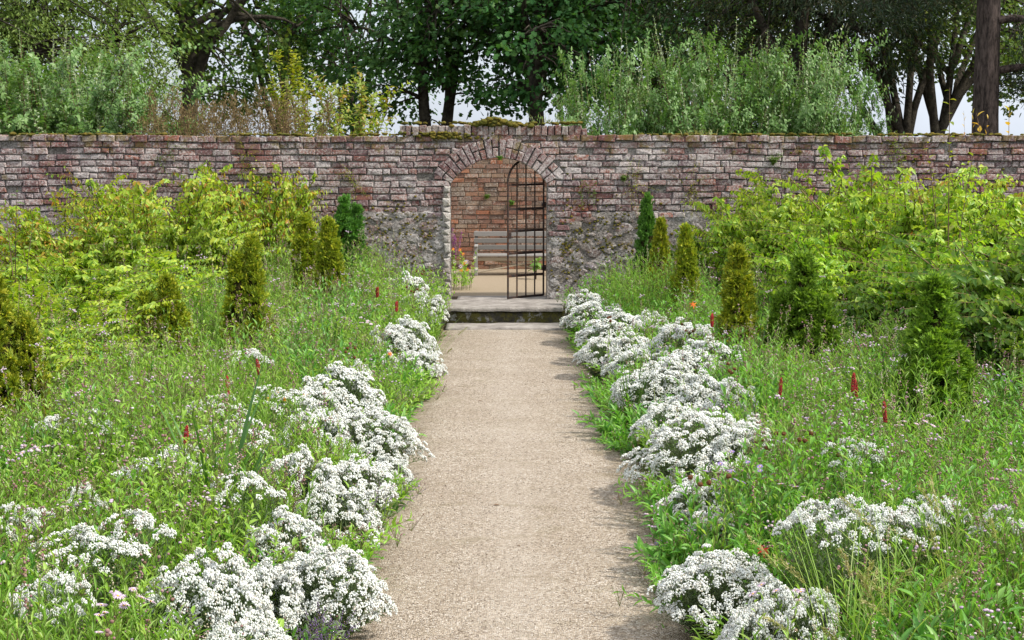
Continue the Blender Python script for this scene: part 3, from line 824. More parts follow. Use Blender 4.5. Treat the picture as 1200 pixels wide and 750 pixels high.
# ------------------------------------------------------------------ bench beyond the gateway
bn = thing('garden_bench', (.28, 25.15, STEP_Z), 'weathered grey slatted garden bench with crossed braces behind the gateway', 'bench')
bx0, bx1 = -.69, .72
mb = MB()
for zc in (.655, .545, .435):
    bar(mb, (bx0, .16 + (.655 - zc) * -.15, zc), (bx1, .16 + (.655 - zc) * -.15, zc), .022, .078, 0, .005)
mb.build('backrest', M['wood'], bn)
mb = MB()
for k in range(5): bar(mb, (bx0, -.27 + k * .085, .325), (bx1, -.27 + k * .085, .325), .075, .026, 0, .005)
mb.build('seat', M['wood'], bn)
mb = MB(); bar(mb, (bx0 + .03, -.27, .27), (bx1 - .03, -.27, .27), .022, .06, 0, .004); mb.build('apron', M['wood_tan'], bn)
for sx in (bx0 + .04, bx1 - .04):
    mb = MB(); bar(mb, (sx, -.285, 0), (sx, -.285, .46), .05, .05, 0, .006, up=(0, 1, 0)); mb.build('leg', M['wood'], bn)
    mb = MB(); bar(mb, (sx, .16, 0), (sx, .16, .34), .05, .05, 0, .006, up=(0, 1, 0)); bar(mb, (sx, .162, .33), (sx, .21, .70), .05, .05, 0, .006, up=(0, 1, 0)); mb.build('leg', M['wood'], bn)
    mb = MB(); bar(mb, (sx, -.33, .475), (sx, .16, .475), .06, .026, 0, .006); mb.build('armrest', M['wood'], bn)
mb = MB(); bar(mb, (bx0 + .06, -.24, .05), (bx1 - .06, -.24, .29), .022, .055, 0, .004, up=(0, -1, 0)); mb.build('brace', M['wood_tan'], bn)
mb = MB(); bar(mb, (bx0 + .06, -.21, .29), (bx1 - .06, -.21, .05), .022, .055, 0, .004, up=(0, -1, 0)); mb.build('brace', M['wood_tan'], bn)
# ------------------------------------------------------------------ trees beyond the wall
def make_tree(name, seed, H, crown_c, crown_r, n_limb, n_clump, leaves, leafL, leafW, leaf_t, leaf_m, bark_m, trunks=((0, 0),), r0=.25,
              fork=2.0, flat=.45, clump_r=.6, hang=.25, limb_r=.35, low=None, lean=(0, 0), shell=.55):
    r = np.random.default_rng(seed)
    t = thing(name)
    mt, mc = MB(), MB()
    nodes = []
    cc, cr = np.array(crown_c, float), np.array(crown_r, float)
    for ti, (tx, ty) in enumerate(trunks):
        M_ = 9; tt = np.linspace(0, 1, M_)
        top = np.array([cc[0] + tx * 3 + lean[0], cc[1] + ty * 3, cc[2] + cr[2] * .45])
        base = np.array([tx, ty, -.1])
        P = base + (top - base) * tt[:, None]
        P[:, :2] += np.cumsum(r.normal(0, .07, (M_, 2)), 0) * (H / 10)
        P[:, 0] += lean[0] * np.sin(tt * PI) * .4
        R = r0 * (1 - .85 * tt) + .02; R[0] *= 1.35
        tubes(mt, P[None], R[None], 9)
        nodes += [p for p in P[3:]]
        for k in range(n_limb // len(trunks)):
            f = r.uniform(fork / (top[2] + .1), .95); f = np.clip(f, 0, .95)
            s = np.array([np.interp(f, tt, P[:, j]) for j in range(3)])
            az = k * 2.4 + r.uniform(-.5, .5) + ti
            el = r.uniform(-.25, .9)
            d = np.array([math.cos(az) * math.cos(el), math.sin(az) * math.cos(el), math.sin(el)])
            e = cc + d * cr * r.uniform(.65, .95)
            if low is not None: e[2] = max(e[2], low)
            q = np.linspace(0, 1, 8)
            B = s + (e - s) * q[:, None]
            B[:, 2] += np.sin(q * PI) * np.linalg.norm(e - s) * r.uniform(.05, .22)
            B += np.cumsum(r.normal(0, .06, (8, 3)), 0) * np.linalg.norm(e - s) / 4
            rr = np.interp(f, tt, R) * limb_r * 1.5
            tubes(mt, B[None], (rr * (1 - .85 * q) + .012)[None], 6)
            nodes += [p for p in B[2:]]
    nodes = np.array(nodes)
    d = rand_dirs(n_clump, r); rad = shell + (1 - shell) * r.random((n_clump, 1)) ** .6
    rad = np.where(r.random((n_clump, 1)) < .25, r.random((n_clump, 1)), rad)
    Cc = cc + d * cr * rad + r.normal(0, .25, (n_clump, 3))
    Cc[:, 2] += np.where((Cc[:, 1] < .6) & (np.abs(Cc[:, 0]) < 1.3) & (Cc[:, 2] < 5.0), 1.9, 0)
    if low is not None:
        Cc[:, 2] = np.maximum(Cc[:, 2], low + r.uniform(0, .6, n_clump))
    nn = np.argmin(((Cc[:, None] - nodes[None]) ** 2).sum(-1), 1)
    S = nodes[nn]; q = np.linspace(0, 1, 5)
    B = S[:, None] + (Cc - S)[:, None] * q[None, :, None]
    B[:, :, 2] += (np.sin(q * PI) * .12)[None] * np.linalg.norm(Cc - S, axis=1)[:, None]
    B += np.cumsum(r.normal(0, .05, B.shape), 1)
    tubes(mt, B, np.repeat((.035 * (1 - .75 * q))[None], n_clump, 0), 4)
    mt.build('trunk', bark_m, t)
    # leaves: drooping sprays around every twig end, lying mostly flat
    n = n_clump * leaves
    o = r.normal(0, 1, (n, 3)); cr_ = np.repeat(r.uniform(.7, 1.25, n_clump) * clump_r, leaves)[:, None]
    o = o * cr_ * np.array([.62, .62, flat * .62])
    outw = np.repeat(norm((Cc - cc) * np.array([1, 1, .3])), leaves, 0)
    o[:, 2] -= (np.linalg.norm(o[:, :2], axis=1)) * hang
    P = np.repeat(Cc, leaves, 0) + o
    ld = norm(o * np.array([1, 1, .3]) + outw * .4 + r.normal(0, .45, (n, 3))); ld[:, 2] -= .45
    nr = np.array([0, 0, 1.0]) + outw * .35 + r.normal(0, .45, (n, 3))
    Lk_ = leafL * r.uniform(.65, 1.2, n)
    mc.inst(leaf_t, frames(ld, nr, Lk_, Lk_ * leafW), P, 0)
    mc.build('crown', leaf_m, t)
    tag(t, None, 'tree')
    return t

used = set()
GT = 'broadleaf trees beyond the wall'
syc = [
    make_tree('sycamore_tree', 21, 12, (0, 0, 5.9), (4.3, 3.6, 3.5), 13, 185, 44, .165, .85, LOBED, M['sycamore'], M['bark'], ((0, 0),), .30, 2.4, low=3.5),
    make_tree('sycamore_tree', 22, 12, (0, 0, 5.9), (4.1, 3.6, 3.5), 14, 175, 44, .165, .85, LOBED, M['sycamore'], M['bark'], ((-.18, 0), (.24, .2)), .23, 2.4, low=3.1),
    make_tree('sycamore_tree', 23, 12, (.2, 0, 6.0), (4.0, 3.2, 3.5), 14, 150, 42, .16, .85, LOBED, M['sycamore_warm'], M['bark'], ((0, 0),), .36, 3.2, low=3.3, limb_r=.5),
    make_tree('sycamore_tree', 24, 12, (0, 0, 5.9), (3.0, 2.8, 3.5), 12, 85, 36, .17, .85, LOBED, M['sycamore'], M['bark'], ((0, 0),), .2, 2.4, low=2.9),
]
def tree_at(proto, px, Y, rz, sc, label, group=GT):
    X = at_far(px, 172, Y)[0]
    return place(proto, used, (X, Y, 0), rz, sc, label, group)
tree_at(syc[2], 210, 44, .3, 1.0, 'tree with a thick trunk forking low into dark limbs, above the dry brown plumes')
tree_at(syc[3], 326, 47, 1.0, 1.06, 'slim straight-trunked tree rising behind the yellow leaved sapling')
tree_at(syc[3], 418, 50, 3.4, .95, 'thin twin-branched tree with open sky gaps left of the arch')
tree_at(syc[1], 512, 44, .2, 1.0, 'dark tree with twin trunks standing over the left end of the raised coping')
tree_at(syc[0], 630, 42, 2.0, 1.0, 'dark dense tree with a leaning trunk directly above the gateway arch')
tree_at(syc[0], 668, 45, 4.6, 1.06, 'dark tree with ivy-thick trunk between the arch tree and the tall green shrubs')
tree_at(syc[0], 775, 50, .7, 1.05, 'dense dark tree behind the left edge of the tall green shrubs')
pale = make_tree('pale_tree', 31, 11, (0, 0, 5.0), (4.0, 2.8, 3.0), 16, 640, 70, .12, .38, LEAF4, M['willow'], M['bark'], ((0, 0),), .3, 1.6, flat=.5, clump_r=.55, hang=.45, low=2.6, shell=.8)
tree_at(pale, 8, 38, .4, 1.0, 'pale green feathery tree bulging over the far left of the wall', None)
multi = make_tree('multi_stem_tree', 41, 12, (0, 0, 6.9), (4.2, 3.6, 4.0), 14, 230, 42, .16, .7, LEAF4, M['olive_leaf'], M['bark'], ((-.75, 0), (-.15, .2), (.35, .1)), .18, 2.6, low=4.3, limb_r=.5)
tree_at(multi, 850, 46, 0, 1.0, 'tree with several bare grey-brown stems rising behind the tall green shrubs', None)
spread = make_tree('spreading_tree', 42, 11, (0, 0, 6.0), (5.0, 3.6, 3.6), 18, 300, 44, .15, .7, LEAF4, M['sycamore_warm'], M['bark'], ((-.2, 0), (.25, .1)), .125, .6, low=4.3, limb_r=.62, lean=(.5, 0))
tree_at(spread, 1062, 40, 0, 1.0, 'tree with low crooked spreading limbs between the green shrubs and the pine', None)
tree_at(syc[2], 1215, 47, 1.1, 1.1, 'olive green tree at the far right edge behind the pine')
darkp = make_tree('dark_pine', 43, 12, (0, 0, 7.0), (4.2, 3.6, 4.2), 16, 300, 90, .20, .10, LEAF4, M['needle'], M['bark'], ((0, 0),), .3, 2.4, low=3.7, clump_r=.65, hang=.3)
tree_at(darkp, 948, 38, 0, 1.0, 'dark conifer with hanging brown-tinged boughs above the right hand shrubs', 'pines beyond the wall')
# the near pine with its furrowed trunk
pt = thing('pine_tree'); tag(pt, 'pine with a thick furrowed reddish-grey trunk and one side branch', 'tree', 'pines beyond the wall')
px_ = at_far(1152, 172, 30)[0]; pt.location = (px_, 30, 0)
mt, mc = MB(), MB()
q = np.linspace(0, 1, 12)
P = np.stack([.04 * np.sin(q * 4) - .05 * q, 0 * q, -.1 + 11 * q], 1)
P[:, 0] += np.where(P[:, 2] < 2.8, .10 * (2.8 - P[:, 2]) / 2.8, 0)
tubes(mt, P[None], (.29 * (1 - .5 * q))[None], 18)
r = np.random.default_rng(44)
brs = [((.15, 0, 3.75), (1.9, -.3, 3.35)), ((.2, -.1, 4.7), (2.4, -.8, 4.4)), ((-.2, 0, 5.6), (-2.4, .5, 5.4)), ((0, .1, 6.2), (.9, 2.2, 6.4)), ((.1, -.1, 6.6), (1.7, -1.5, 6.6)), ((-.1, 0, 7.2), (-1.8, -1.2, 7.4)), ((0, 0, 8), (2, .6, 8.2)), ((0, 0, 8.6), (-1.6, .8, 8.9)), ((0, 0, 9.4), (1, -1, 9.9))]
tips = []
for a, b in brs:
    a, b = np.array(a), np.array(b); q8 = np.linspace(0, 1, 8)
    B = a + (b - a) * q8[:, None] + np.cumsum(r.normal(0, .05, (8, 3)), 0); B[:, 2] += .18 * np.sin(q8 * PI)
    tubes(mt, B[None], (.075 * (1 - .8 * q8) + .008)[None], 7)
    for k in range(2, 8):
        for j in range(4):
            tp = B[k] + r.normal(0, .28, 3) + np.array([0, 0, -.15]); tips.append(tp)
            tubes(mt, np.stack([B[k], (B[k] + tp) / 2 + np.array([0, 0, .06]), tp])[None], np.array([[.014, .01, .005]]), 4)
tips = np.array(tips); n = len(tips) * 130
o = r.normal(0, .17, (n, 3)); ld = norm(o + r.normal(0, .1, (n, 3)))
mc.inst(LEAF4, frames(ld, rand_dirs(n, r), r.uniform(.08, .15, n), .010), np.repeat(tips, 130, 0) + o * .8)
mt.build('trunk', M['pine_bark'], pt); mc.build('crown', M['needle'], pt)

# ------------------------------------------------------------------ shrubs and tall plants between wall and trees
def shrub(name, seed, n, hmin, hmax, spread_r, base_r, K, L, Wr, mats, leaf_name='foliage', elev=40, tips=True, ks=4, cat='shrub', t0=.15, flat=False, droop=.0, sub=0, dl=0.0):
    r = np.random.default_rng(seed)
    t = thing(name, cat=cat)
    ml, ms, mtp = MB(), MB(), MB()
    a = r.uniform(0, 2 * PI, n); rr = base_r * np.sqrt(r.random(n))
    base = np.stack([rr * np.cos(a), rr * np.sin(a), np.zeros(n)], 1)
    h = r.uniform(hmin, hmax, n); ln = np.stack([np.cos(a), np.sin(a)], 1) * (spread_r * r.uniform(.2, 1, n))[:, None] + r.normal(0, .08, (n, 2))
    dr = droop * h * r.uniform(.5, 1.2, n)
    leafy_stems(ml, ms, base, h, ln, dr, K, t0, L, Wr, elev, flat, .011, LEAF8 if L > .07 else LEAF4, r=r, droop_leaf=dl, shrink=.25)
    if sub:
        tt = r.uniform(.3, .95, (n, sub)); P, D = sample_curve(base, h, ln, dr, tt)
        sa = r.uniform(0, 2 * PI, n * sub)
        b2_ = P.reshape(-1, 3); l2 = np.stack([np.cos(sa), np.sin(sa)], 1) * r.uniform(.15, .5, (n * sub, 1)) * spread_r * .7 + np.repeat(ln, sub, 0) * .2
        h2 = r.uniform(.12, .4, n * sub) * hmax * .35
        leafy_stems(ml, ms, b2_, h2, l2, h2 * droop * 1.4, max(7, K // 2), .1, L, Wr, elev, flat, .005, LEAF8 if L > .07 else LEAF4, r=r, droop_leaf=dl, shrink=.2)
    if tips:
        m = n // 2 + 6
        idx = r.integers(0, n, m)
        h2 = h[idx] * r.uniform(.98, 1.16, m); l2 = ln[idx] * r.uniform(.8, 1.1, (m, 1))
        leafy_stems(mtp, mtp, base[idx], h2, l2, None, 34, .55, L * 1.0, Wr, 30, False, .008, LEAF8, r=r, ml=0, ms=0, shrink=.5)
        mtp.build('shoot_tips', mats[1], t)
    ml.build(leaf_name, mats[0], t); ms.build('stems', M['hedge_stem'] if flat else M['twig'], t)
    return t
GS = 'tall leafy shrubs behind the wall'
sh = [shrub('tall_shrub', 51, 80, 1.5, 3.6, 1.35, .6, 52, .105, .55, (M['shrub'], M['silver']), sub=7, elev=18),
      shrub('tall_shrub', 52, 80, 1.3, 3.2, 1.45, .65, 52, .105, .55, (M['shrub'], M['silver']), sub=7, elev=18)]
def far_thing(proto, px, Y, top_py, H, rz, label, group=None, wide=1.0):
    p = at_far(px, top_py, Y); s = (p[2]) / H
    return place(proto, used, (p[0], Y, 0), rz, (s * wide, s * wide, s), label, group)
far_thing(sh[0], 18, 28.6, 60, 3.28, .2, 'silvery upright shrub at the far left above the wall', GS, .92)
far_thing(sh[1], 78, 29.2, 72, 2.94, 1.4, 'silvery shrub beside the red fruit and pale fern sprig on the wall', GS, .95)
far_thing(sh[0], 128, 28.4, 92, 3.28, 2.6, 'shorter silvery shrub sloping down towards the brown plumes', GS, .9)
far_thing(sh[1], 165, 29.4, 118, 3.5, 3.6, 'lowest silvery shrub, next to the first brown plume', GS, .8)
far_thing(sh[0], 48, 30.4, 66, 3.28, 3.9, 'silvery shrub in the second row at the far left, under the pale feathery tree', GS, .95)
far_thing(sh[1], 928, 30.6, 58, 3.05, 4.4, 'green shrub in the second row under the dark conifer', GS, 0.67)
far_thing(sh[1], 722, 28.6, 62, 3.05, .8, 'green shrub with spiky silver shoots just right of the broken coping', GS, 0.60)
far_thing(sh[0], 775, 29.4, 48, 3.6, 4.0, 'tall green shrub with silver tips in front of the dense dark tree', GS, 0.63)
far_thing(sh[0], 835, 28.4, 36, 3.6, 5.1, 'tallest silver-tipped shrub below the bare grey-brown stems', GS, 0.67)
far_thing(sh[1], 895, 29.2, 44, 3.05, 2.2, 'tall bushy shrub below the dark conifer, left of the last shrub', GS, 0.67)
far_thing(sh[0], 938, 28.6, 52, 3.6, 1.1, 'silver-tipped shrub above the fern that grows out of the wall', GS, 0.60)
far_thing(sh[1], 972, 29.6, 92, 3.05, 3.0, 'loose low shrub ending beside the crooked spreading limbs', GS, 0.56)

def plume(seed, n=16, H=2.9):
    r = np.random.default_rng(seed)
    t = thing('dry_plume', cat='dry plant'); ms, mf = MB(), MB()
    a = r.uniform(0, 2 * PI, n); base = np.stack([.25 * np.cos(a), .25 * np.sin(a), 0 * a], 1) * r.random((n, 1))
    h = r.uniform(.78, 1.0, n) * H; ln = np.stack([np.cos(a), np.sin(a)], 1) * r.uniform(.05, .42, (n, 1))
    tubes(ms, stem_curve(base, h, ln, 0 * h, 6), np.repeat(np.linspace(.009, .003, 6)[None], n, 0), 4)
    K = 300; tt = 1 - .5 * r.random((n, K)) ** 1.1
    P, D = sample_curve(base, h, ln, 0 * h, tt)
    wd = .25 * np.sqrt(np.clip((1.02 - tt) / .42, 0, 1)) * np.clip((tt - .5) * 5, .2, 1)
    o = rand_dirs(n * K, r).reshape(n, K, 3) * (wd * r.random((n, K)) ** .5)[..., None]
    mf.inst(LEAF4, frames(norm(o.reshape(-1, 3) + [0, 0, .08]), rand_dirs(n * K, r), r.uniform(.025, .05, n * K), .016), (P + o).reshape(-1, 3))
    K2 = 9
    leafy_stems(mf, None, base, h * .72, ln * .6, None, K2, .3, .16, .2, 40, leaf=LEAF8, r=r, ml=1)
    ms.build('stems', M['twig'], t); mf.build('seed_heads', [M['dry'], M['shrub']], t)
    return t
pl = [plume(61), plume(62, 13)]
GP = 'dry brown seed plumes behind the wall'
far_thing(pl[0], 192, 27.6, 118, 2.7, 0, 'brown feathery plume at the left end of the row, beside the silvery shrubs', GP)
far_thing(pl[1], 222, 28.2, 124, 2.7, 1, 'rusty brown plume below the thick forked trunk', GP)
far_thing(pl[0], 247, 27.5, 119, 2.7, 2, 'broad beige plume just right of the forked trunk', GP)
far_thing(pl[1], 277, 27.9, 132, 2.7, 3, 'short pale thin plume under the patch of open sky', GP)
far_thing(pl[0], 312, 27.6, 112, 2.7, 4, 'tallest brown plume, left of the yellow leaved sapling', GP)
far_thing(pl[1], 350, 27.8, 124, 2.7, 5, 'beige plume at the foot of the yellow leaved sapling', GP)

yl = shrub('yellow_sapling', 71, 7, 3.1, 3.9, .35, .10, 30, .12, .52, (M['yellow'], M['yellow']), tips=False, cat='sapling', t0=.45, sub=14, elev=25)
far_thing(yl, 347, 30.5, 48, 4.0, 0, 'slender yellow-green leaved sapling rising above the brown plumes')
ol = shrub('orange_shrub', 72, 22, 1.9, 3.0, .75, .25, 30, .11, .5, (M['orange_leaf'], M['orange_leaf']), tips=False, cat='shrub', t0=.35, sub=9, elev=25)
far_thing(ol, 398, 29.2, 82, 3.1, 0, 'green shrub turning orange at its tips, left of the arch')
gl = shrub('golden_shrub', 73, 9, 1.7, 2.55, .5, .2, 14, .14, .6, (M['gold_leaf'], M['gold_leaf']), tips=False, cat='shrub', t0=.4, sub=1)
far_thing(gl, 1188, 25, 118, 2.55, 0, 'sprig of golden yellow leaves behind the wall right of the pine trunk')
g2 = far_thing(gl, 1146, 25.2, 122, 2.55, 2.0, 'small spray of yellow leaves at the foot of the pine trunk', None, .4)

# ------------------------------------------------------------------ yellow-green hedge shrubs along both beds
def hedge_bush(seed, mat, L=.064, hang=.4, n=100):
    return shrub('hedge_shrub', seed, n, .75, 1.35, .85, .35, 34, L, .46, (mat, mat), tips=False, elev=12, t0=.2, flat=True, droop=.35, sub=10, dl=hang + .1)
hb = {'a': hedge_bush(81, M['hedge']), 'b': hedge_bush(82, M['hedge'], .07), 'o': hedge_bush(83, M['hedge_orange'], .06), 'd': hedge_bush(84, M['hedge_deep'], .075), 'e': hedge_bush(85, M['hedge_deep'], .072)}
GH = 'yellow-green leafy shrubs lining the beds'
HB = [ # kind, X, Y, scale, height factor, label
 ('b', -3.95, 11.6, .95, 1.0, 'leafy yellow-green shrub behind the big conifer cut by the left edge'),
 ('a', -4.15, 13.2, 1.0, 1.0, 'yellow-green shrub between the left edge conifer and the ragged twin conifer'),
 ('b', -4.2, 14.9, 1.05, 1.0, 'bright drooping-leaved shrub directly behind the ragged twin conifer'),
 ('a', -5.3, 16.2, 1.05, 1.0, 'shrub at the far left touching the bare grey footing of the wall'),
 ('b', -4.15, 16.4, 1.1, 1.08, 'bright shrub behind the tallest twin-topped conifer on the left'),
 ('o', -5.1, 18.3, 1.05, 1.15, 'shrub with red and orange young shoots against the left wall'),
 ('o', -4.2, 19.2, 1.15, 1.25, 'tallest orange-tinted shrub near the wall left of the small conifers'),
 ('a', -4.0, 18.2, 1.0, 1.25, 'green shrub just behind the two golden conifers on the left'),
 ('o', -3.3, 20.3, .95, 1.6, 'shrub at the foot of the wall behind the dark green left conifer'),
 ('d', 4.85, 11.3, .95, 1.1, 'dark-leaved shrub at the right edge behind the nearest right conifer'),
 ('e', 4.8, 13.0, 1.12, 1.15, 'large-leaved shrub overhanging the nearest right conifer'),
 ('d', 4.3, 14.8, 1.1, 1.0, 'deep green shrub behind the middle conifer on the right'),
 ('a', 4.7, 14.6, 1.15, 1.2, 'yellow-green shrub beneath the tall leafy shoot on the right'),
 ('b', 3.85, 16.6, 1.05, 1.2, 'yellow-green shrub behind the narrow conifer beside the white flowers'),
 ('a', 4.6, 17.2, 1.2, 1.25, 'broad yellow-green shrub with orange daisies in front of the right wall'),
 ('b', 3.5, 18.9, .9, 1.3, 'yellow-green shrub behind the pair of slim conifers on the right'),
 ('a', 3.8, 19.2, 1.1, 1.3, 'shrub against the wall below the fern growing from the bricks'),
 ('o', 5.5, 19.0, 1.15, 1.25, 'gold-tinted shrub at the wall foot right of the wall fern'),
 ('b', 6.3, 16.9, 1.2, 1.25, 'yellow-green shrub cut by the right edge near the wall'),
 ('d', 5.2, 12.9, 1.15, 1.25, 'shrub with large pale leaves at the right edge'),
 ('e', 3.0, 20.3, .7, 1.3, 'small shrub at the wall foot behind the darkest right conifer'),
]
for k, (kd, X_, Y_, s, hf, lab) in enumerate(HB):
    hf *= (1.36 if Y_ > 17 else 1.14) if X_ > 0 or Y_ > 17 else 1.02
    place(hb[kd], used, (X_, Y_, 0), k * 1.7, (s * 1.1, s * 1.1, s * hf), lab, GH)

def shoot(name, P0, hs, leans, L, mat, label, cat, seed, K=16, Wr=.5, t0=.3):
    r = np.random.default_rng(seed); t = thing(name, tuple(P0), label, cat); ml, ms = MB(), MB()
    n = len(hs)
    leafy_stems(ml, ms, np.zeros((n, 3)) + r.normal(0, .03, (n, 3)) * [1, 1, 0], np.array(hs, float), np.array(leans, float), None, K, t0, L, Wr, 30, False, .009, LEAF8, r=r, droop_leaf=.3, shrink=.45, ks=5)
    ml.build('leaves', mat, t); ms.build('stems', M['twig'], t); return t
p = at(1112, 330, 1.0)
shoot('tall_shoot', (p[0], p[1], 0), [2.86, 2.25, 2.0, 2.35], [(-.05, 0), (.25, .1), (-.35, 0), (-.2, .1)], .13, M['yellow'], 'tall leafy yellow-green shoot reaching above the wall top on the right', 'shoot', 91, 24, .55, .4)
p = at_far(1020, 200, 19.9)
shoot('wall_shoot', (p[0], p[1], 0), [2.2, 2.1, 1.95, 2.15, 2.0], [(.5, 0), (.25, .1), (-.1, .1), (-.3, 0), (.75, .1)], .10, M['yellow'], 'arching yellowish shoots leaning on the wall top left of the tall shoot', 'shoot', 92, 26, .45, .45)
p = at_far(15, 260, 15.2)
shoot('leafy_shoot', (p[0], p[1], 0), [1.75, 1.6, 1.9], [(-.1, 0), (.18, 0), (.05, .1)], .12, M['hedge_deep'], 'green leafy shoots against the wall at the left edge', 'shoot', 93, 18, .6, .4)
p = at_far(135, 230, 19.8)
shoot('russet_shoot', (p[0], p[1], 0), [1.75, 1.6, 1.5, 1.55], [(-.4, 0), (.18, 0), (.5, .1), (-.1, 0)], .10, M['orange_leaf'], 'sparse russet shoots in front of the left wall', 'shoot', 94, 18, .45, .4)

# ------------------------------------------------------------------ clipped columnar conifers
def conifer(seed, spindles, n, mat, label_cat='conifer'):
    """spindles: (x, y, z0, z1, radius)"""
    r = np.random.default_rng(seed); t = thing('columnar_conifer', cat=label_cat)
    mf, mi = MB(), MB()
    tot = sum(s[4] * (s[3] - s[2]) for s in spindles)
    for (x, y, z0, z1, rad) in spindles:
        nt_ = int(n * rad * (z1 - z0) / tot / 6)
        u = r.random(nt_) ** .9; a = r.uniform(0, 2 * PI, nt_)
        prof = np.minimum(1, (1 - u) ** .72 * 1.35) * np.minimum(1, .70 + u * 2.0)
        lump = 1 + .20 * np.sin(a * 3 + u * 9 + seed) * np.cos(u * 17 + a * 2) + r.normal(0, .10, nt_)
        R_ = rad * prof * lump * .86
        Pt = np.stack([x + R_ * np.cos(a), y + R_ * np.sin(a), z0 + u * (z1 - z0)], 1)
        out = np.stack([np.cos(a), np.sin(a), 0 * a], 1)
        dt = norm(out * r.uniform(.45, 1.0, (nt_, 1)) + np.array([0, 0, 1.0]) * r.uniform(.5, 1.0, (nt_, 1)))
        m = nt_ * 6
        P = np.repeat(Pt, 6, 0) + r.normal(0, .008, (m, 3)); out = np.repeat(out, 6, 0)
        d0 = norm(np.repeat(dt, 6, 0) + r.normal(0, .38, (m, 3)))
        nr = norm(out + r.normal(0, .5, (m, 3)))
        Ls = r.uniform(.055, .10, m) * np.repeat(r.uniform(.75, 1.25, nt_), 6)
        mf.inst(LEAF4, frames(d0, nr, Ls, Ls * .20), P)
        sd_ = norm(np.cross(d0, nr))
        for f, sg in ((.15, 1), (.15, -1), (.38, 1), (.38, -1), (.6, 1), (.6, -1)):
            d1 = norm(d0 + sd_ * sg * .75 + nr * r.normal(0, .25, (m, 1)))
            mf.inst(LEAF4, frames(d1, nr + r.normal(0, .3, (m, 3)), Ls * (.62 - f * .4), Ls * .15), P + d0 * (Ls * f)[:, None])
        # brown inner twigs
        k = 60; u = r.uniform(.0, .85, k); a = r.uniform(0, 2 * PI, k)
        R_ = rad * .72 * np.minimum(1, (1 - u) ** .62 * 1.28)
        A = np.stack([x + 0 * a, y + 0 * a, z0 + u * (z1 - z0) * .9], 1); B = np.stack([x + R_ * np.cos(a), y + R_ * np.sin(a), z0 + (u * .95 + .12) * (z1 - z0)], 1)
        tubes(mi, np.stack([A, (A + B) / 2 + [0, 0, -.02], B], 1), np.repeat(np.array([[.007, .005, .002]]), k, 0), 4)
        tubes(mi, np.array([[[x * .4, y * .4, 0], [x, y, z0 + .02], [x, y, z0 + (z1 - z0) * .5], [x, y, z1 - .05]]]), np.array([[.028, .024, .015, .004]]), 6)
        # solid core of old brown growth, its dark colour painting the inner self-shadow
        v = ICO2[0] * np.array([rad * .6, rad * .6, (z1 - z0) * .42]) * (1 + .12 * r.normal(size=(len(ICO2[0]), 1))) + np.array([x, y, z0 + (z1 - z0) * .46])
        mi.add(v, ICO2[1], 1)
    mf.build('foliage', mat, t); mi.build('trunk', [M['twig'], M['old_growth_shade']], t)
    return t
cf = {
 'big': conifer(101, [(-.06, 0, .02, 1.4, .21), (.13, .05, .02, 1.12, .16), (-.20, 0, .02, 1.15, .17), (.02, -.12, .02, .8, .18)], 6800, M['cone']),
 'twin': conifer(102, [(-.15, 0, .02, 1.0, .11), (.06, 0, .02, 1.15, .15), (.18, .05, .02, .8, .09), (-.13, -.06, .02, .55, .12)], 4600, M['cone']),
 'tall': conifer(103, [(-.10, 0, .02, 1.36, .13), (.06, .03, .02, 1.5, .125), (.15, 0, .02, .85, .11), (-.06, -.08, .02, .7, .11)], 4800, M['cone']),
 'slim': conifer(104, [(0, 0, .02, 1.38, .15), (.08, .03, .02, 1.15, .11), (-.09, 0, .02, 1.08, .11)], 4800, M['cone']),
 'dark': conifer(105, [(-.06, 0, .02, 1.6, .15), (.09, 0, .02, 1.5, .13), (.02, -.06, .02, 1.35, .13)], 5000, M['cone_green']),
 'bushy': conifer(106, [(0, 0, .02, 1.34, .15), (.15, 0, .02, .95, .16), (-.15, .03, .02, .92, .16), (.02, -.1, .02, .85, .17)], 7400, M['cone_mid']),
}
GC = 'small columnar conifers in two rows along the beds'
CF = [ # proto, px at top, X, Y, height scale vs proto height, label
 ('big', -3.40, 10.5, 1.4, 1.44, 1.05, 'large golden-green conifer cut by the left edge of the photo'),
 ('twin', -2.99, 13.6, 1.15, 1.17, 1.05, 'short ragged twin-topped conifer with bare brown stems showing'),
 ('tall', -2.25, 13.7, 1.5, 1.53, 1.0, 'tall twin-spired olive conifer, tallest in the left row'),
 ('slim', -2.30, 18.3, 1.38, 1.5, 1.25, 'small golden conifer, leftmost of the far trio by the left wall'),
 ('slim', -1.93, 17.4, 1.38, 1.5, 1.15, 'golden conifer in front of the dark green one near the left wall'),
 ('dark', -1.90, 19.6, 1.6, 1.68, 1.15, 'dark green conifer closest to the wall left of the gateway'),
 ('bushy', 3.12, 10.9, 1.34, 1.38, 1.45, 'broad bushy green conifer nearest the camera on the right'),
 ('bushy', 2.77, 13.9, 1.34, 1.34, 1.25, 'medium shaggy green conifer behind the nearest one on the right'),
 ('slim', 2.19, 14.0, 1.38, 1.4, 1.2, 'narrow olive column conifer standing beside the white flowers on the right'),
 ('slim', 2.07, 17.0, 1.38, 1.44, .9, 'slim golden conifer, nearer of the far pair on the right'),
 ('slim', 1.93, 18.3, 1.38, 1.45, .85, 'slim golden conifer tucked between the dark one and its twin on the right'),
 ('dark', 1.90, 19.8, 1.6, 1.7, .9, 'dark green conifer closest to the wall right of the gateway'),
]
for k, (kd, X_, Y_, h0, h1, wd, lab) in enumerate(CF):
    place(cf[kd], used, (X_, Y_, 0), (.0 if kd in ('twin', 'tall') else k * 1.3), (wd * .9, wd * .9, h1 / h0 * .97), lab, GC)

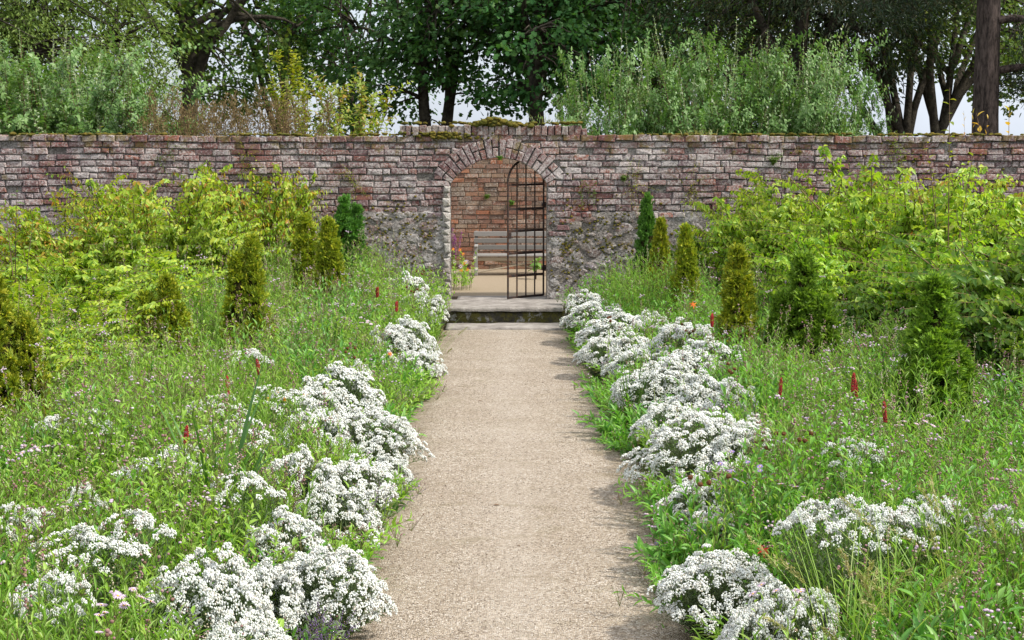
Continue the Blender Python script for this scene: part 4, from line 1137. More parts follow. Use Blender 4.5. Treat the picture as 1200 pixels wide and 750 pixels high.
# ------------------------------------------------------------------ white flower mounds
def corymbs(r, n):
    """n little flower heads making one flat-topped cluster, unit = metres"""
    a = r.uniform(0, 2 * PI, n); q = np.sqrt(r.random(n)); R_ = .03
    P = np.stack([R_ * q * np.cos(a), R_ * q * np.sin(a), .012 * (1 - q ** 2) + r.normal(0, .003, n)], 1)
    return P
def mound(seed, rad, H, ncl, dens=1.0, side=True):
    r = np.random.default_rng(seed); t = thing('white_flower_mound', cat='flowers')
    mw, mf = MB(), MB()
    # cluster positions on a lumpy dome
    a = r.uniform(0, 2 * PI, ncl); el = np.arcsin(r.uniform(-.05 if side else .35, 1, ncl))
    lump = 1 + .16 * np.sin(a * 3 + seed) * np.cos(el * 4 + seed) + r.normal(0, .06, ncl)
    d = np.stack([np.cos(a) * np.cos(el), np.sin(a) * np.cos(el), np.sin(el)], 1)
    zc = H - rad * .8 if side else H - rad * .5
    C = d * lump[:, None] * np.array([rad, rad, rad * .8 if side else rad * .5]) + [0, 0, zc]
    if not side:
        q_ = np.sqrt(r.random(ncl)); C[:, 0] = rad * 1.15 * q_ * np.cos(a); C[:, 1] = rad * 1.15 * q_ * np.sin(a)
        C[:, 2] = H - .10 * q_ - np.abs(r.normal(0, .03, ncl)) - .035 * np.sin(a * 2 + seed)
    C[:, 2] = np.maximum(C[:, 2], .04)
    m = int(42 * dens)
    nrm = norm(d * .8 + np.array([0, 0, .7]) + r.normal(0, .15, d.shape))
    Fr = frames(np.cross(nrm, rand_dirs(ncl, r)), nrm)
    szc = r.uniform(.75, 1.25, ncl)
    for k in range(ncl):
        P = corymbs(r, m) * szc[k]
        Pw = P @ Fr[k].T + C[k]
        R_ = rot_random(m, r.uniform(.0034, .0056, m), r)
        mw.inst(ICO0, R_, Pw, 0)
    # stems fanning from the crown to every cluster, with narrow grey leaves
    base = np.stack([C[:, 0] * .25, C[:, 1] * .25, np.zeros(ncl)], 1)
    h = C[:, 2]; ln = C[:, :2] - base[:, :2]
    sl_ = np.linalg.norm(ln, axis=1)
    leafy_stems(mf, mf, base, h + sl_ * .25, ln, sl_ * .25, 15, .15, .05, .2, 45, False, .0022, LEAF4, 0, 0, r=r, power=1.2, shrink=.3)
    mw.build('blossoms', M['white'], t); mf.build('foliage', M['grey_leaf'], t)
    return t
mp = {'XL': (mound(201, .42, .50, 380), .42), 'L': (mound(202, .33, .44, 270), .33), 'L2': (mound(203, .31, .40, 200), .31), 'M': (mound(204, .24, .36, 150), .24),
      'S': (mound(205, .16, .30, 60), .16), 'T': (mound(206, .22, .72, 44, .9, False), .22), 'T2': (mound(207, .30, .72, 80, .9, False), .30)}
GM = 'mounds of white button flowers edging the path'
# kind, photo pixel of the visible centre, level of that centre, radius in photo pixels, label
MO = [
 ('L', 383, 690, .26, 60, 'dense white mound on the path edge above the purple catmint, nearest on the left'),
 ('L', 245, 700, .36, 62, 'wide white mound left of the nearest path-edge mound'),
 ('L2', 285, 752, .34, 55, 'white mound cut by the bottom edge beside the purple catmint'),
 ('T2', 105, 680, .45, 54, 'loose white clusters low at the left, below the strap-leaved clump'),
 ('T2', 205, 572, .45, 52, 'broad flat-topped white band above the dark strap-leaved clump on the left'),
 ('M', 335, 640, .34, 44, 'white clump right of the strap-leaved clump on the left'),
 ('L2', 392, 606, .26, 46, 'white mound laced with thin lavender stalks at the left path edge'),
 ('XL', 430, 522, .26, 54, 'big rounded white mound bulging onto the path, left side'),
 ('M', 398, 466, .34, 42, 'white mound just behind the big bulging left mound'),
 ('M', 352, 560, .40, 40, 'white clump beside the plum salvia spikes'),
 ('T', 288, 600, .48, 34, 'small white clump inside the left bed above the strap leaves'),
 ('T', 272, 532, .50, 34, 'upright thin white clump right of the single crimson spike'),
 ('T', 335, 486, .48, 32, 'white clump with lilac asters threaded through it, left bed'),
 ('T', 292, 437, .52, 22, 'small white clump at the foot of the tall twin-spired conifer'),
 ('T', 88, 520, .50, 34, 'scattered white clusters in front of the left edge conifer'),
 ('T', 30, 640, .50, 24, 'white clusters at the left edge, halfway down the bed'),
 ('T', 98, 612, .50, 20, 'few loose white heads left of the broad white band'),
 ('T2', 62, 742, .45, 40, 'white patch in the bottom left corner'),
 ('S', 412, 442, .34, 22, 'small white clump behind the left mounds beside the crimson pair'),
 ('M', 490, 432, .24, 26, 'small white clump drooping over the far left path edge'),
 ('M', 478, 398, .36, 27, 'white clump below the short crimson spikes, far left bed'),
 ('M', 494, 364, .38, 25, 'white clump close to the stone step on the left'),
 ('S', 478, 340, .52, 22, 'farthest small white clump on the left, by the brown seed heads'),
 ('S', 448, 412, .42, 16, 'tiny white clump amid green stems, left of the far path edge'),
 ('L', 826, 694, .24, 60, 'rounded bluish-white mound on the path edge, nearest on the right'),
 ('L2', 905, 716, .36, 56, 'white mound behind the nearest right mound, with a lilac aster on top'),
 ('XL', 812, 540, .28, 70, 'largest white mound on the right, spilling left onto the path midway'),
 ('M', 850, 520, .42, 34, 'white clump right of the midway path mound, beside brown seed heads'),
 ('L', 768, 464, .26, 48, 'dense round white mound in the middle of the right edge'),
 ('M', 822, 436, .36, 42, 'wide white mound in front of the narrow olive column conifer'),
 ('M', 742, 436, .24, 34, 'white mound with strappy green blades at the right path edge'),
 ('M', 790, 408, .40, 34, 'white drift further into the right bed behind the dense round mound'),
 ('M', 716, 398, .28, 38, 'white mound second from the step on the right'),
 ('M', 690, 378, .28, 30, 'white mound beside the step on the right'),
 ('S', 682, 358, .36, 20, 'small white tuft on top of the mound beside the step'),
 ('S', 752, 384, .42, 22, 'small white tuft among grassy stems, far right bed'),
 ('T2', 985, 644, .50, 52, 'flat white patch in the middle of the right bed'),
 ('T', 985, 556, .52, 28, 'white cluster with lilac asters inside the right bed'),
 ('S', 822, 614, .26, 24, 'small white clump spilling on the path above the nearest right mound'),
 ('S', 862, 640, .34, 20, 'small white clump left of the scarlet flower'),
 ('T', 1078, 630, .52, 30, 'thin white clusters right of the flat white patch'),
 ('T', 1150, 646, .52, 26, 'sparse white heads towards the right edge'),
 ('S', 950, 668, .48, 22, 'little white clump below the flat white patch'),
 ('M', 700, 416, .26, 26, 'white mound bulging onto the path just before the second one from the step'),
 ('M', 845, 470, .40, 30, 'white drift between the dense round mound and the brown seed heads'),
 ('M', 792, 442, .34, 36, 'white mound filling the gap between the dense round mound and the drift behind it'),
 ('S', 735, 412, .36, 24, 'white clump behind the mound with the strappy green blades'),
 ('M', 812, 470, .36, 34, 'white mound right of the dense round mound'),
 ('S', 452, 396, .40, 18, 'pale white clump amid the far left stems near the brown seed stem'),
 ('M', 368, 512, .36, 36, 'white clump touching the left side of the big bulging mound'),
 ('M', 372, 478, .38, 30, 'white clump left of the mound behind the big bulging one'),
 ('S', 470, 322, .6, 14, 'faint white heads by the left wall foot'),
 ('M', 418, 572, .28, 38, 'white clump linking the big bulging mound to the lavender-laced one'),
 ('M', 455, 556, .18, 24, 'low white clump at the very path edge under the big bulging left mound'),
 ('M', 310, 690, .32, 40, 'white clump wedged between the two nearest left mounds'),
 ('T', 160, 650, .50, 34, 'flat white clump left of the strap-leaved clump in the near left bed'),
 ('T', 250, 500, .50, 28, 'thin white clump left of the crimson spike under the twin-spired conifer'),
 ('M', 800, 592, .22, 34, 'white clump under the largest right mound, low at the path edge'),
 ('M', 775, 500, .26, 34, 'white clump linking the dense round mound to the largest right mound'),
 ('T', 930, 640, .50, 30, 'white clump right of the scarlet flower'),
 ('T', 1040, 640, .50, 34, 'white clump between the flat white patch and the thin right clusters'),
 ('M', 868, 740, .30, 40, 'white mound cut by the bottom edge on the right'),
 ('S', 870, 484, .46, 22, 'white heads among the brown seed heads on the right'),
]
mounds = []
for k, (kd, px, py, z, rp, lab) in enumerate(MO):
    p = at(px, py, z); D = p[1]
    if px > 600: p[0] += .07
    rad = 1.18 * rp * D / FPX; pr, r0_ = mp[kd]
    s = rad / r0_
    kk = {'XL': .50, 'L': .44, 'L2': .40, 'M': .36, 'S': .30, 'T': .72, 'T2': .72}[kd]
    hz = np.clip((z + rad * (.62 if kd[0] != 'T' else .15)) / kk, .8 * s, 1.5 * s) if kd[0] != 'T' else np.clip((z + .22) / kk, .85, 1.1)
    place(pr, used, (p[0], p[1], 0), k * 2.1, (s, s, hz), lab, GM)
    mounds.append((p[0], p[1] - rad * .15, rad * (1.0 if kd[0] != 'T' else .5), kd))
mounds_a = np.array([(a, b, c) for a, b, c, d in mounds])

# ------------------------------------------------------------------ green mass of the beds (aster foliage and grass: nobody could count it)
def bed_points(n, side, r, y0=4.6, y1=20.4, xin=.62, xout=4.6):
    pts = []
    while sum(map(len, pts)) < n:
        m = n * 3
        y = y0 + (y1 - y0) * r.random(m) ** 1.15; x = r.uniform(xin, xout, m)
        lim = .345 * y + 1.25
        ok = x < lim
        x, y = x[ok], y[ok]
        X_ = PATH_C + side * x
        d = np.min(np.hypot(X_[:, None] - mounds_a[None, :, 0], y[:, None] - mounds_a[None, :, 1]) / mounds_a[None, :, 2], 1)
        ok = (d > 1.0) | (r.random(len(x)) < .08)
        # keep the step and its tread clear
        ok &= ~((y > 18.9) & (x < .85))
        # bays: the edge wavers so the path line is not ruled
        edge = (.90 if side > 0 else .84) + .07 * np.sin(y * 1.3 + side) + .06 * np.sin(y * 3.1)
        ok &= x > edge
        pts.append(np.stack([X_[ok], y[ok], x[ok] - edge[ok]], 1))
    return np.concatenate(pts)[:n]
def bed_height(P, side):
    e = P[:, 2]; y = P[:, 1]
    h = .24 + .40 * np.clip(e / .8, 0, 1) + .06 * np.sin(P[:, 0] * 2.1 + y * 1.3) + .05 * np.sin(y * 2.7 - P[:, 0])
    h += np.where(y > 15, (.30 if side < 0 else .16) * np.clip((y - 15) / 4, 0, 1), 0)
    if side > 0: h *= .88
    return np.clip(h, .15, .9)
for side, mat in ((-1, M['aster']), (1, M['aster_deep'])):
    r = np.random.default_rng(300 + side)
    side_txt = 'left' if side < 0 else 'right'
    P = bed_points(8800, side, r)
    pn = np.array([mnoise.noise((x * .9, y * .55, side * 3.0)) for x, y, e in P]) + r.normal(0, .10, len(P))
    hn = 1 + .42 * np.array([mnoise.noise((x * 1.7 + 9, y * 1.0, side * 5.0)) for x, y, e in P])
    h = bed_height(P, side) * hn * r.uniform(.75, 1.18, len(P))
    ml = MB()
    base = np.stack([P[:, 0], P[:, 1], 0 * h], 1)
    ln = r.normal(0, .08, (len(P), 2)) - np.stack([side * np.clip(.22 - P[:, 2], 0, .22) * .6, 0 * h], 1)
    A = (pn > -.12) & (pn < .22); B = pn >= .22; C_ = pn <= -.12
    leafy_stems(ml, ml, base[A], h[A], ln[A], None, 17, .22, .095, .30, 46, False, .0028, LEAF8, 0, 1, r=r, shrink=.45)
    leafy_stems(ml, ml, base[B], h[B] * .92, ln[B], None, 13, .2, .125, .27, 56, False, .0032, LEAF8, 3, 1, r=r, shrink=.35)
    leafy_stems(ml, ml, base[C_], h[C_] * 1.12, ln[C_] * .8, None, 20, .15, .115, .11, 62, False, .0026, LEAF8, 4, 1, r=r, shrink=.4)
    # branching tops with pink-brown buds
    sel = (r.random(len(P)) < .6) & (pn > -.25); m = sel.sum()
    top = base[sel] + np.concatenate([ln[sel], h[sel][:, None]], 1)
    nb = 6; tp = np.repeat(top, nb, 0) + np.stack([r.normal(0, .03, m * nb), r.normal(0, .03, m * nb), r.uniform(-.03, .035, m * nb)], 1)
    bs = np.repeat(top, nb, 0) - [0, 0, .07]
    tubes(ml, np.stack([bs, tp], 1), np.repeat(np.array([[.0016, .001]]), m * nb, 0), 3, 1)
    mv = np.repeat(np.array([mnoise.noise((x * 1.3, y * .9, 21.0)) for x, y, z in top]) > .22, nb) & (r.random(m * nb) < .3)
    ml.inst(OCTA, rot_random(m * nb, r.uniform(.003, .006, m * nb), r)[~mv], tp[~mv], 2)
    ml.inst(ICO0, rot_random(int(mv.sum()), r.uniform(.006, .011, int(mv.sum())), r) * np.array([1, 1, .6])[None, :, None], tp[mv], 5)
    o = ml.build('aster_foliage', [mat, M['stem'], M['bud'], M['lance'], M['linear'], M['mauve']])
    tag(o, 'bright green mass of leafy aster stems filling the %s flower bed' % side_txt, 'plants', kind='stuff')
    # grass blades
    P = bed_points(6400, side, r); h = bed_height(P, side) * r.uniform(.5, 1.15, len(P))
    a = r.uniform(0, 2 * PI, len(P)); ln = np.stack([np.cos(a), np.sin(a)], 1) * r.uniform(.05, .28, (len(P), 1))
    C = stem_curve(np.stack([P[:, 0], P[:, 1], 0 * h], 1), h * 1.15, ln, h * r.uniform(0, .35, len(P)), 6, 2.0)
    wd = r.uniform(.003, .007, len(P))[:, None] * np.array([[.8, 1, 1, .8, .5, .05]])
    mg = MB(); ribbons(mg, C, wd, np.stack([np.cos(a + 1.57 + r.normal(0, .5, len(a))), np.sin(a + 1.57), 0 * a], 1))
    o = mg.build('meadow_grass', [M['grass']])
    tag(o, 'thin grass blades growing through the %s flower bed' % side_txt, 'grass', kind='stuff')
    # taller emergent stems with seed heads and small blooms
    P = bed_points(760, side, r, xin=.95); keep = P[:, 2] > .15; P = P[keep]
    h = bed_height(P, side) * r.uniform(1.12, 1.55, len(P)); base = np.stack([P[:, 0], P[:, 1], 0 * h], 1); ln = r.normal(0, .07, (len(P), 2))
    mt_ = MB()
    leafy_stems(mt_, mt_, base, h, ln, None, 11, .25, .085, .17, 58, False, .0026, LEAF8, 0, 1, r=r, shrink=.5)
    top = base + np.concatenate([ln, h[:, None]], 1); m = len(P)
    kind = r.choice(4, m, p=[.32, .14, .32, .22])
    for kd_, mi_, sz, nb_, sp_ in ((0, 2, .0055, 16, (.006, .006, .035)), (1, 3, .008, 7, (.022, .022, .008)), (2, 4, .004, 22, (.005, .005, .045)), (3, 2, .008, 5, (.02, .02, .02))):
        tp = top[kind == kd_]; n_ = len(tp) * nb_
        mt_.inst(ICO0, rot_random(n_, sz * r.uniform(.6, 1.1, n_), r), np.repeat(tp, nb_, 0) + r.normal(0, 1, (n_, 3)) * np.array(sp_), mi_)
    o = mt_.build('tall_stems', [M['aster'], M['stem'], M['bud'], M['mauve'], M['pale_seed']])
    tag(o, 'tall thin flower and seed stems rising above the %s flower bed' % side_txt, 'plants', kind='stuff')
    # low creeping growth on the soil, so no bare ground shows between the stems
    P = bed_points(8200, side, r, xin=.55)
    n = len(P); nl = 4
    B = np.repeat(np.stack([P[:, 0], P[:, 1], 0 * P[:, 0] + .01], 1), nl, 0) + r.normal(0, .03, (n * nl, 3)) * [1, 1, 0]
    d = rand_dirs(n * nl, r); d[:, 2] = np.abs(d[:, 2]) * .8 + .25
    mu = MB(); mu.inst(LEAF8, frames(d, np.array([0, 0, 1.0]) + r.normal(0, .4, d.shape), r.uniform(.05, .12, n * nl), r.uniform(.015, .03, n * nl)), B)
    o = mu.build('low_foliage', [M['under']])
    tag(o, 'low leafy growth covering the soil of the %s flower bed' % side_txt, 'ground cover', kind='stuff')

r = np.random.default_rng(333)
n = 900; k = r.integers(0, len(mounds_a), n)
x = mounds_a[k, 0] + r.normal(0, .32, n); y = mounds_a[k, 1] + r.normal(0, .4, n); ok = np.abs(x - PATH_C) < .86
mb = MB(); d = rand_dirs(int(ok.sum()), r); d[:, 2] *= .2
mb.inst(LEAF4, frames(d, np.array([0, 0, 1.0]) + r.normal(0, .3, d.shape), r.uniform(.004, .009, len(d)), r.uniform(.003, .006, len(d))), np.stack([x[ok], y[ok], np.full(int(ok.sum()), .034)], 1))
tag(mb.build('petals', M['white']), 'fallen white petals on the gravel beside the flower mounds', 'petals', kind='stuff')
n = 1500; y = 4.8 + 14 * r.random(n); sg_ = np.where(r.random(n) < .5, -1, 1)
clump = np.array([mnoise.noise((a * 1.8, b * 4.0, 0)) for a, b in zip(y, sg_)]) > -.05
x = np.array([path_edge(a, b) for a, b in zip(y, sg_)]) - sg_ * np.abs(r.normal(0, .10, n)); x, y = x[clump], y[clump]; n = len(x)
mb = MB(); d = rand_dirs(n * 4, r); d[:, 2] = np.abs(d[:, 2]) * .9 + .15
mb.inst(LEAF8, frames(d, np.array([0, 0, 1.0]) + r.normal(0, .4, d.shape), r.uniform(.018, .05, n * 4), r.uniform(.005, .013, n * 4)), np.repeat(np.stack([x, y, np.full(n, .012)], 1), 4, 0) + r.normal(0, .01, (n * 4, 3)) * [1, 1, 0])
tag(mb.build('edge_weeds', M['aster_deep']), 'small green weeds creeping in along both gravel edges', 'weeds', kind='stuff')

# ------------------------------------------------------------------ single plants one can pick out in the beds
def ray_head(mb_p, mb_d, c, nrm, R_, r, k=14, pm=0, dm=0):
    f = frames(np.array([[1.0, .1, 0]]), np.array([nrm], float))[0]
    a = np.arange(k) * 2 * PI / k + r.normal(0, .08, k)
    d = (np.cos(a)[:, None] * f[:, 0] + np.sin(a)[:, None] * f[:, 1]) + f[:, 2] * .12
    mb_p.inst(LEAF4, frames(d, np.repeat(f[:, 2][None], k, 0), R_ * r.uniform(.85, 1.05, k), R_ * .26), np.repeat(np.array([c]), k, 0), pm)
    mb_d.inst(ICO0, (f * np.array([R_ * .27, R_ * .27, R_ * .16]))[None], np.array([c]), dm)
def aster(seed, n, mat, R_=.018, H=.62, sprd=.14):
    r = np.random.default_rng(seed); t = thing('aster_plant', cat='flower')
    ms = MB(); ml = MB()
    a = r.uniform(0, 2 * PI, n); ln = np.stack([np.cos(a), np.sin(a)], 1) * r.uniform(.02, sprd, (n, 1)); h = H * r.uniform(.9, 1.04, n)
    leafy_stems(ml, ms, np.zeros((n, 3)), h, ln, None, 9, .3, .06, .22, 50, False, .002, LEAF4, r=r)
    ms.build('stem', M['stem'], t); ml.build('leaves', M['aster'], t)
    for k in range(n):
        mpt, md = MB(), MB()
        nr = np.array([ln[k][0] * 2 + r.normal(0, .2), ln[k][1] * 2 - .35, 1.0])
        ray_head(mpt, md, (ln[k][0], ln[k][1], h[k]), nr / np.linalg.norm(nr), R_ * r.uniform(.8, 1.15), r)
        ph = mpt.build('flower_head', mat, t); md.build('flower_disc', M['yellow_disc'], ph)
    return t
asp = {'p': (aster(401, 6, M['purple'], .019), .62), 'k': (aster(402, 7, M['pale_pink'], .021), .62), 'm': (aster(403, 9, M['purple'], .014, .62, .2), .62)}
GA = 'lilac and pink asters among the green stems'
for k, (kd, px, py, lab) in enumerate([
 ('k', 128, 700, 'pale pink aster heads with yellow centres in the lower left bed'),
 ('k', 152, 712, 'pale aster daisy just right of the other pink asters at lower left'),
 ('p', 60, 597, 'violet aster left of the broad white band'),
 ('k', 30, 525, 'pale lilac aster at the foot of the left edge conifer'),
 ('m', 82, 470, 'small lilac asters in front of the left hedge'),
 ('m', 110, 440, 'lilac asters between the left edge conifer and the ragged one'),
 ('k', 178, 416, 'pinkish asters at the base of the ragged twin conifer'),
 ('m', 232, 352, 'lilac asters right of the ragged twin conifer'),
 ('m', 350, 480, 'lilac asters threading through white flowers in the left bed'),
 ('k', 400, 356, 'pale pink aster spray far down the left bed'),
 ('k', 425, 378, 'pale aster spray above the crimson pair in the left bed'),
 ('m', 765, 362, 'lilac aster spray near the far right conifers'),
 ('m', 836, 360, 'lilac aster spray beside the orange flower'),
 ('p', 872, 538, 'violet asters midway in the right bed'),
 ('p', 845, 552, 'violet aster sprig leaning over white flowers on the right'),
 ('k', 920, 562, 'pink and yellow asters in the middle of the right bed'),
 ('p', 972, 488, 'violet asters below the crimson spikes on the right'),
 ('k', 1072, 498, 'lilac asters right of the lone crimson spike in the right bed'),
 ('k', 1122, 588, 'pink aster daisies towards the right edge'),
 ('k', 905, 688, 'pink aster resting on the white mound at lower right'),
 ('m', 1160, 440, 'lilac asters right of the nearest right conifer')]):
    pr, H_ = asp[kd]; z = .66; p = at(px, py, z)
    place(pr, used, (p[0], p[1], 0), k * 1.9, (1, 1, z / H_), lab, GA)

def spike_plant(name, seed, n, mat, H, Ls, rs, part, cat, bump=ICO0, sprd=.08, perspike=120, leafm='aster'):
    r = np.random.default_rng(seed); t = thing(name, cat=cat); ms, ml = MB(), MB()
    a = r.uniform(0, 2 * PI, n); ln = np.stack([np.cos(a), np.sin(a)], 1) * r.uniform(.0, sprd, (n, 1)); h = H * r.uniform(.86, 1.02, n); h[0] = H
    leafy_stems(ml, ms, np.zeros((n, 3)), h, ln, None, 7, .1, .08, .22, 45, False, .0025, LEAF8, r=r)
    ms.build('stem', M['stem'], t); ml.build('leaves', M[leafm], t)
    for k in range(n):
        mb = MB(); m = perspike; u = np.linspace(0, 1, m)
        tt = 1 - (Ls / h[k]) * (1 - u)
        P, D = sample_curve(np.zeros((1, 3)), h[k:k + 1], ln[k:k + 1], np.zeros(1), tt[None])
        P = P[0]; ph = np.arange(m) * 2.4; rr = rs * np.minimum(1, (1 - u) * 3.5 + .25) * np.minimum(1, .6 + u * 3)
        P = P + np.stack([np.cos(ph) * rr, np.sin(ph) * rr, 0 * ph], 1)
        mb.inst(bump, rot_random(m, rs * r.uniform(.28, .55, m), r), P + r.normal(0, rs * .12, P.shape))
        mb.build(part, mat, t)
    return t
crim = {1: spike_plant('crimson_spike', 411, 1, M['red'], .74, .11, .0095, 'flower_spike', 'flower'), 2: spike_plant('crimson_spike', 412, 2, M['red'], .74, .10, .0095, 'flower_spike', 'flower', sprd=.12)}
GR = 'crimson flower spikes in the beds'
for k, (n, px, py, z, s, lab) in enumerate([
 (1, 206, 516, .72, 1.0, 'single slanting crimson spike above the broad white band on the left'),
 (1, 270, 455, .72, 1.0, 'crimson spike in front of the tall twin-spired conifer'),
 (1, 313, 432, .72, 1.0, 'short crimson spike right of the tall twin-spired conifer'),
 (2, 442, 345, .72, .9, 'pair of crimson spikes far down the left bed'),
 (2, 466, 362, .66, .9, 'two crimson spikes above white flowers near the far left path edge'),
 (1, 995, 452, .76, 1.1, 'bold crimson spike between the two nearest right conifers'),
 (1, 1012, 458, .72, 1.0, 'smaller crimson spike right of the bold one'),
 (1, 1047, 484, .76, 1.0, 'lone crimson spike left of the nearest right conifer'),
 (1, 912, 454, .72, .8, 'faint crimson spike at the foot of the narrow olive column'),
 (2, 836, 378, .74, 1.0, 'crimson spikes left of the narrow olive column'),
 (1, 739, 294, .8, .9, 'crimson spike beside the far right dark conifer')]):
    p = at(px, py, z); place(crim[n], used, (p[0], p[1], 0), k * 1.3, (s, s, (z + .05) / .72), lab, GR)

def seed_plant(seed, n, H, mat, Rr=.013, part='seed_head'):
    r = np.random.default_rng(seed); t = thing('brown_seed_stem', cat='seed heads'); ms, ml = MB(), MB()
    a = r.uniform(0, 2 * PI, n); ln = np.stack([np.cos(a), np.sin(a)], 1) * r.uniform(.02, .13, (n, 1)); h = H * r.uniform(.72, 1.02, n)
    leafy_stems(ml, ms, np.zeros((n, 3)), h, ln, None, 6, .15, .07, .2, 50, False, .0022, LEAF4, r=r)
    ms.build('stem', M['stem'], t); ml.build('leaves', M['aster'], t)
    for k in range(n):
        mb = MB(); c = np.array([ln[k][0], ln[k][1], h[k]])
        mb.inst(ICO1, np.array([np.eye(3) * [Rr, Rr, Rr * .85]]), c[None])
        d = rand_dirs(24, r); mb.inst(ICO0, rot_random(24, Rr * .25, r), c + d * Rr * .9)
        mb.build(part, mat, t)
    return t
sdp = [seed_plant(421, 6, .74, M['seed']), seed_plant(422, 4, .74, M['seed'])]
GB = 'brown round seed heads on stems'
for k, (v, px, py, lab) in enumerate([
 (0, 890, 497, 'cluster of brown seed heads nearest the path in the right bed'),
 (1, 935, 508, 'brown seed heads between the white clump and the crimson spikes'),
 (0, 962, 492, 'brown seed heads just left of the bold crimson spike'),
 (1, 860, 430, 'brown seed heads in front of the narrow olive column conifer'),
 (0, 815, 372, 'brown seed heads below the orange flower on the right'),
 (1, 828, 560, 'brown seed heads over the midway path mound on the right'),
 (0, 412, 318, 'brown seed heads by the golden conifer near the left wall'),
 (1, 492, 318, 'brown seed heads left of the gateway'),
 (0, 399, 392, 'tall brown seed stem midway along the left bed'),
 (1, 485, 338, 'brown seed heads above the white clump nearest the step on the left'),
 (1, 712, 372, 'reddish seed heads leaning over the white mound beside the step')]):
    p = at(px, py, .74); place(sdp[v], used, (p[0], p[1], 0), k * 2.2, 1.0, lab, GB)

def strap_clump(seed, n, H, sprd, mat, wd=.016, name='strap_leaf_clump'):
    r = np.random.default_rng(seed); t = thing(name, cat='plant'); mb = MB()
    a = r.uniform(0, 2 * PI, n); base = np.stack([np.cos(a), np.sin(a), 0 * a], 1) * .06 * r.random((n, 1))
    h = H * r.uniform(.7, 1.2, n); ln = np.stack([np.cos(a), np.sin(a)], 1) * r.uniform(.1, 1, (n, 1)) * sprd
    C = stem_curve(base, h * 1.3, ln, h * r.uniform(.1, .75, n), 9, 1.5)
    ribbons(mb, C, wd * r.uniform(.7, 1.2, (n, 1)) * np.array([[.7, .95, 1, 1, .95, .8, .6, .35, .04]]), np.stack([-np.sin(a), np.cos(a), 0 * a], 1))
    mb.build('leaves', mat, t); return t
sc_ = [strap_clump(431, 46, .5, .34, M['strap']), strap_clump(432, 34, .55, .28, M['strap'], .012)]
GL = 'strap-leaved clumps in the beds'
for k, (v, px, py, s, lab) in enumerate([
 (0, 255, 632, 1.7, 'dark strap-leaved clump under the broad white band on the left'),
 (0, 1040, 492, 1.5, 'dark strap-leaved clump behind the crimson spikes on the right'),
 (1, 880, 455, 1.35, 'strap leaves at the foot of the narrow olive column conifer'),
 (1, 385, 430, 1.35, 'upright strap leaves behind the white mounds on the left'),
 (1, 740, 474, 1.05, 'strappy blades drooping between two white mounds at the right path edge'),
 (0, 790, 508, .6, 'low strap-leaved tuft between the round mound and the midway mound')]):
    p = at(px, py + 20, .1); place(sc_[v], used, (p[0], p[1], 0), k * 1.1, s, lab, GL)

# seeded pale grasses at the lower right
def seeded_grass(seed, n):
    r = np.random.default_rng(seed); t = thing('seeded_grass', cat='grass'); mb, mh = MB(), MB()
    a = r.uniform(0, 2 * PI, n); base = np.stack([np.cos(a), np.sin(a), 0 * a], 1) * .09 * r.random((n, 1))
    h = r.uniform(.28, .68, n); ln = np.stack([np.cos(a) - .35, np.sin(a) - .2], 1) * r.uniform(.1, .5, (n, 1))
    C = stem_curve(base, h * 1.1, ln, h * r.uniform(.0, .35, n), 8, 1.8)
    ribbons(mb, C, r.uniform(.003, .005, (n, 1)) * np.array([[1, 1, 1, .9, .8, .6, .4, .1]]), np.stack([-np.sin(a), np.cos(a), 0 * a], 1))
    mb.build('blades', M['grass'], t)
    m = 9
    for k in range(m):
        K = 60; u = np.linspace(.80, 1, K)
        P, D = sample_curve(base[k:k + 1], h[k:k + 1] * 1.1, ln[k:k + 1], (h * .2)[k:k + 1], u[None], 1.8)
        mh.inst(LEAF4, frames(D[0] + r.normal(0, .35, (K, 3)), rand_dirs(K, r), .016, .004), P[0] + r.normal(0, .003, (K, 3)))
    mh.build('seed_heads', M['dry_grass'], t); return t
sg = [seeded_grass(441, 60), seeded_grass(442, 40)]
GG = 'pale seeding grass tufts'
for k, (v, px, py, lab) in enumerate([
 (0, 1120, 735, 'pale seeding grass tuft in the bottom right corner'),
 (1, 1045, 745, 'pale grass tuft left of the corner tuft at lower right'),
 (0, 1180, 700, 'pale grass tuft cut by the right edge'),
 (1, 1000, 740, 'pale grass stems behind the lower right white mound'),
 (1, 505, 400, 'fine pale grass tuft over the far left path edge')]):
    p = at(px, py, .35); place(sg[v], used, (p[0], p[1], 0), k * .9, 1.45 if px > 600 else 1.0, lab, GG)

# catmint, salvia and lavender stalks
cm = spike_plant('purple_catmint', 451, 26, M['violet'], .36, .13, .008, 'flower_spike', 'flower', sprd=.26, perspike=34, leafm='grey_leaf')
p = at(372, 742, .22); place(cm, used, (p[0], p[1], 0), 0, .8, 'purple catmint with spikes under the nearest left white mound', 'purple spiky herbs at the path edge')
p = at(318, 752, .22); place(cm, used, (p[0], p[1], 0), 2, .75, 'purple catmint cut by the bottom edge', 'purple spiky herbs at the path edge')
lv = spike_plant('lavender_stalks', 452, 14, M['violet'], .42, .10, .006, 'flower_spike', 'flower', sprd=.36, perspike=22, leafm='grey_leaf')
p = at(430, 600, .25); place(lv, used, (p[0], p[1], 0), 0, 1.0, 'thin mauve lavender stalks arching over the left path edge', 'purple spiky herbs at the path edge')
p = at(470, 470, .2); place(lv, used, (p[0], p[1], 0), 1, .8, 'violet stalks reaching onto the path behind the big left mound', 'purple spiky herbs at the path edge')
sv = spike_plant('plum_salvia', 453, 9, M['plum'], .66, .24, .008, 'flower_spike', 'flower', sprd=.2, perspike=48)
p = at(332, 560, .6); place(sv, used, (p[0], p[1], 0), 0, 1.0, 'plum brown salvia spikes among white flowers on the left')

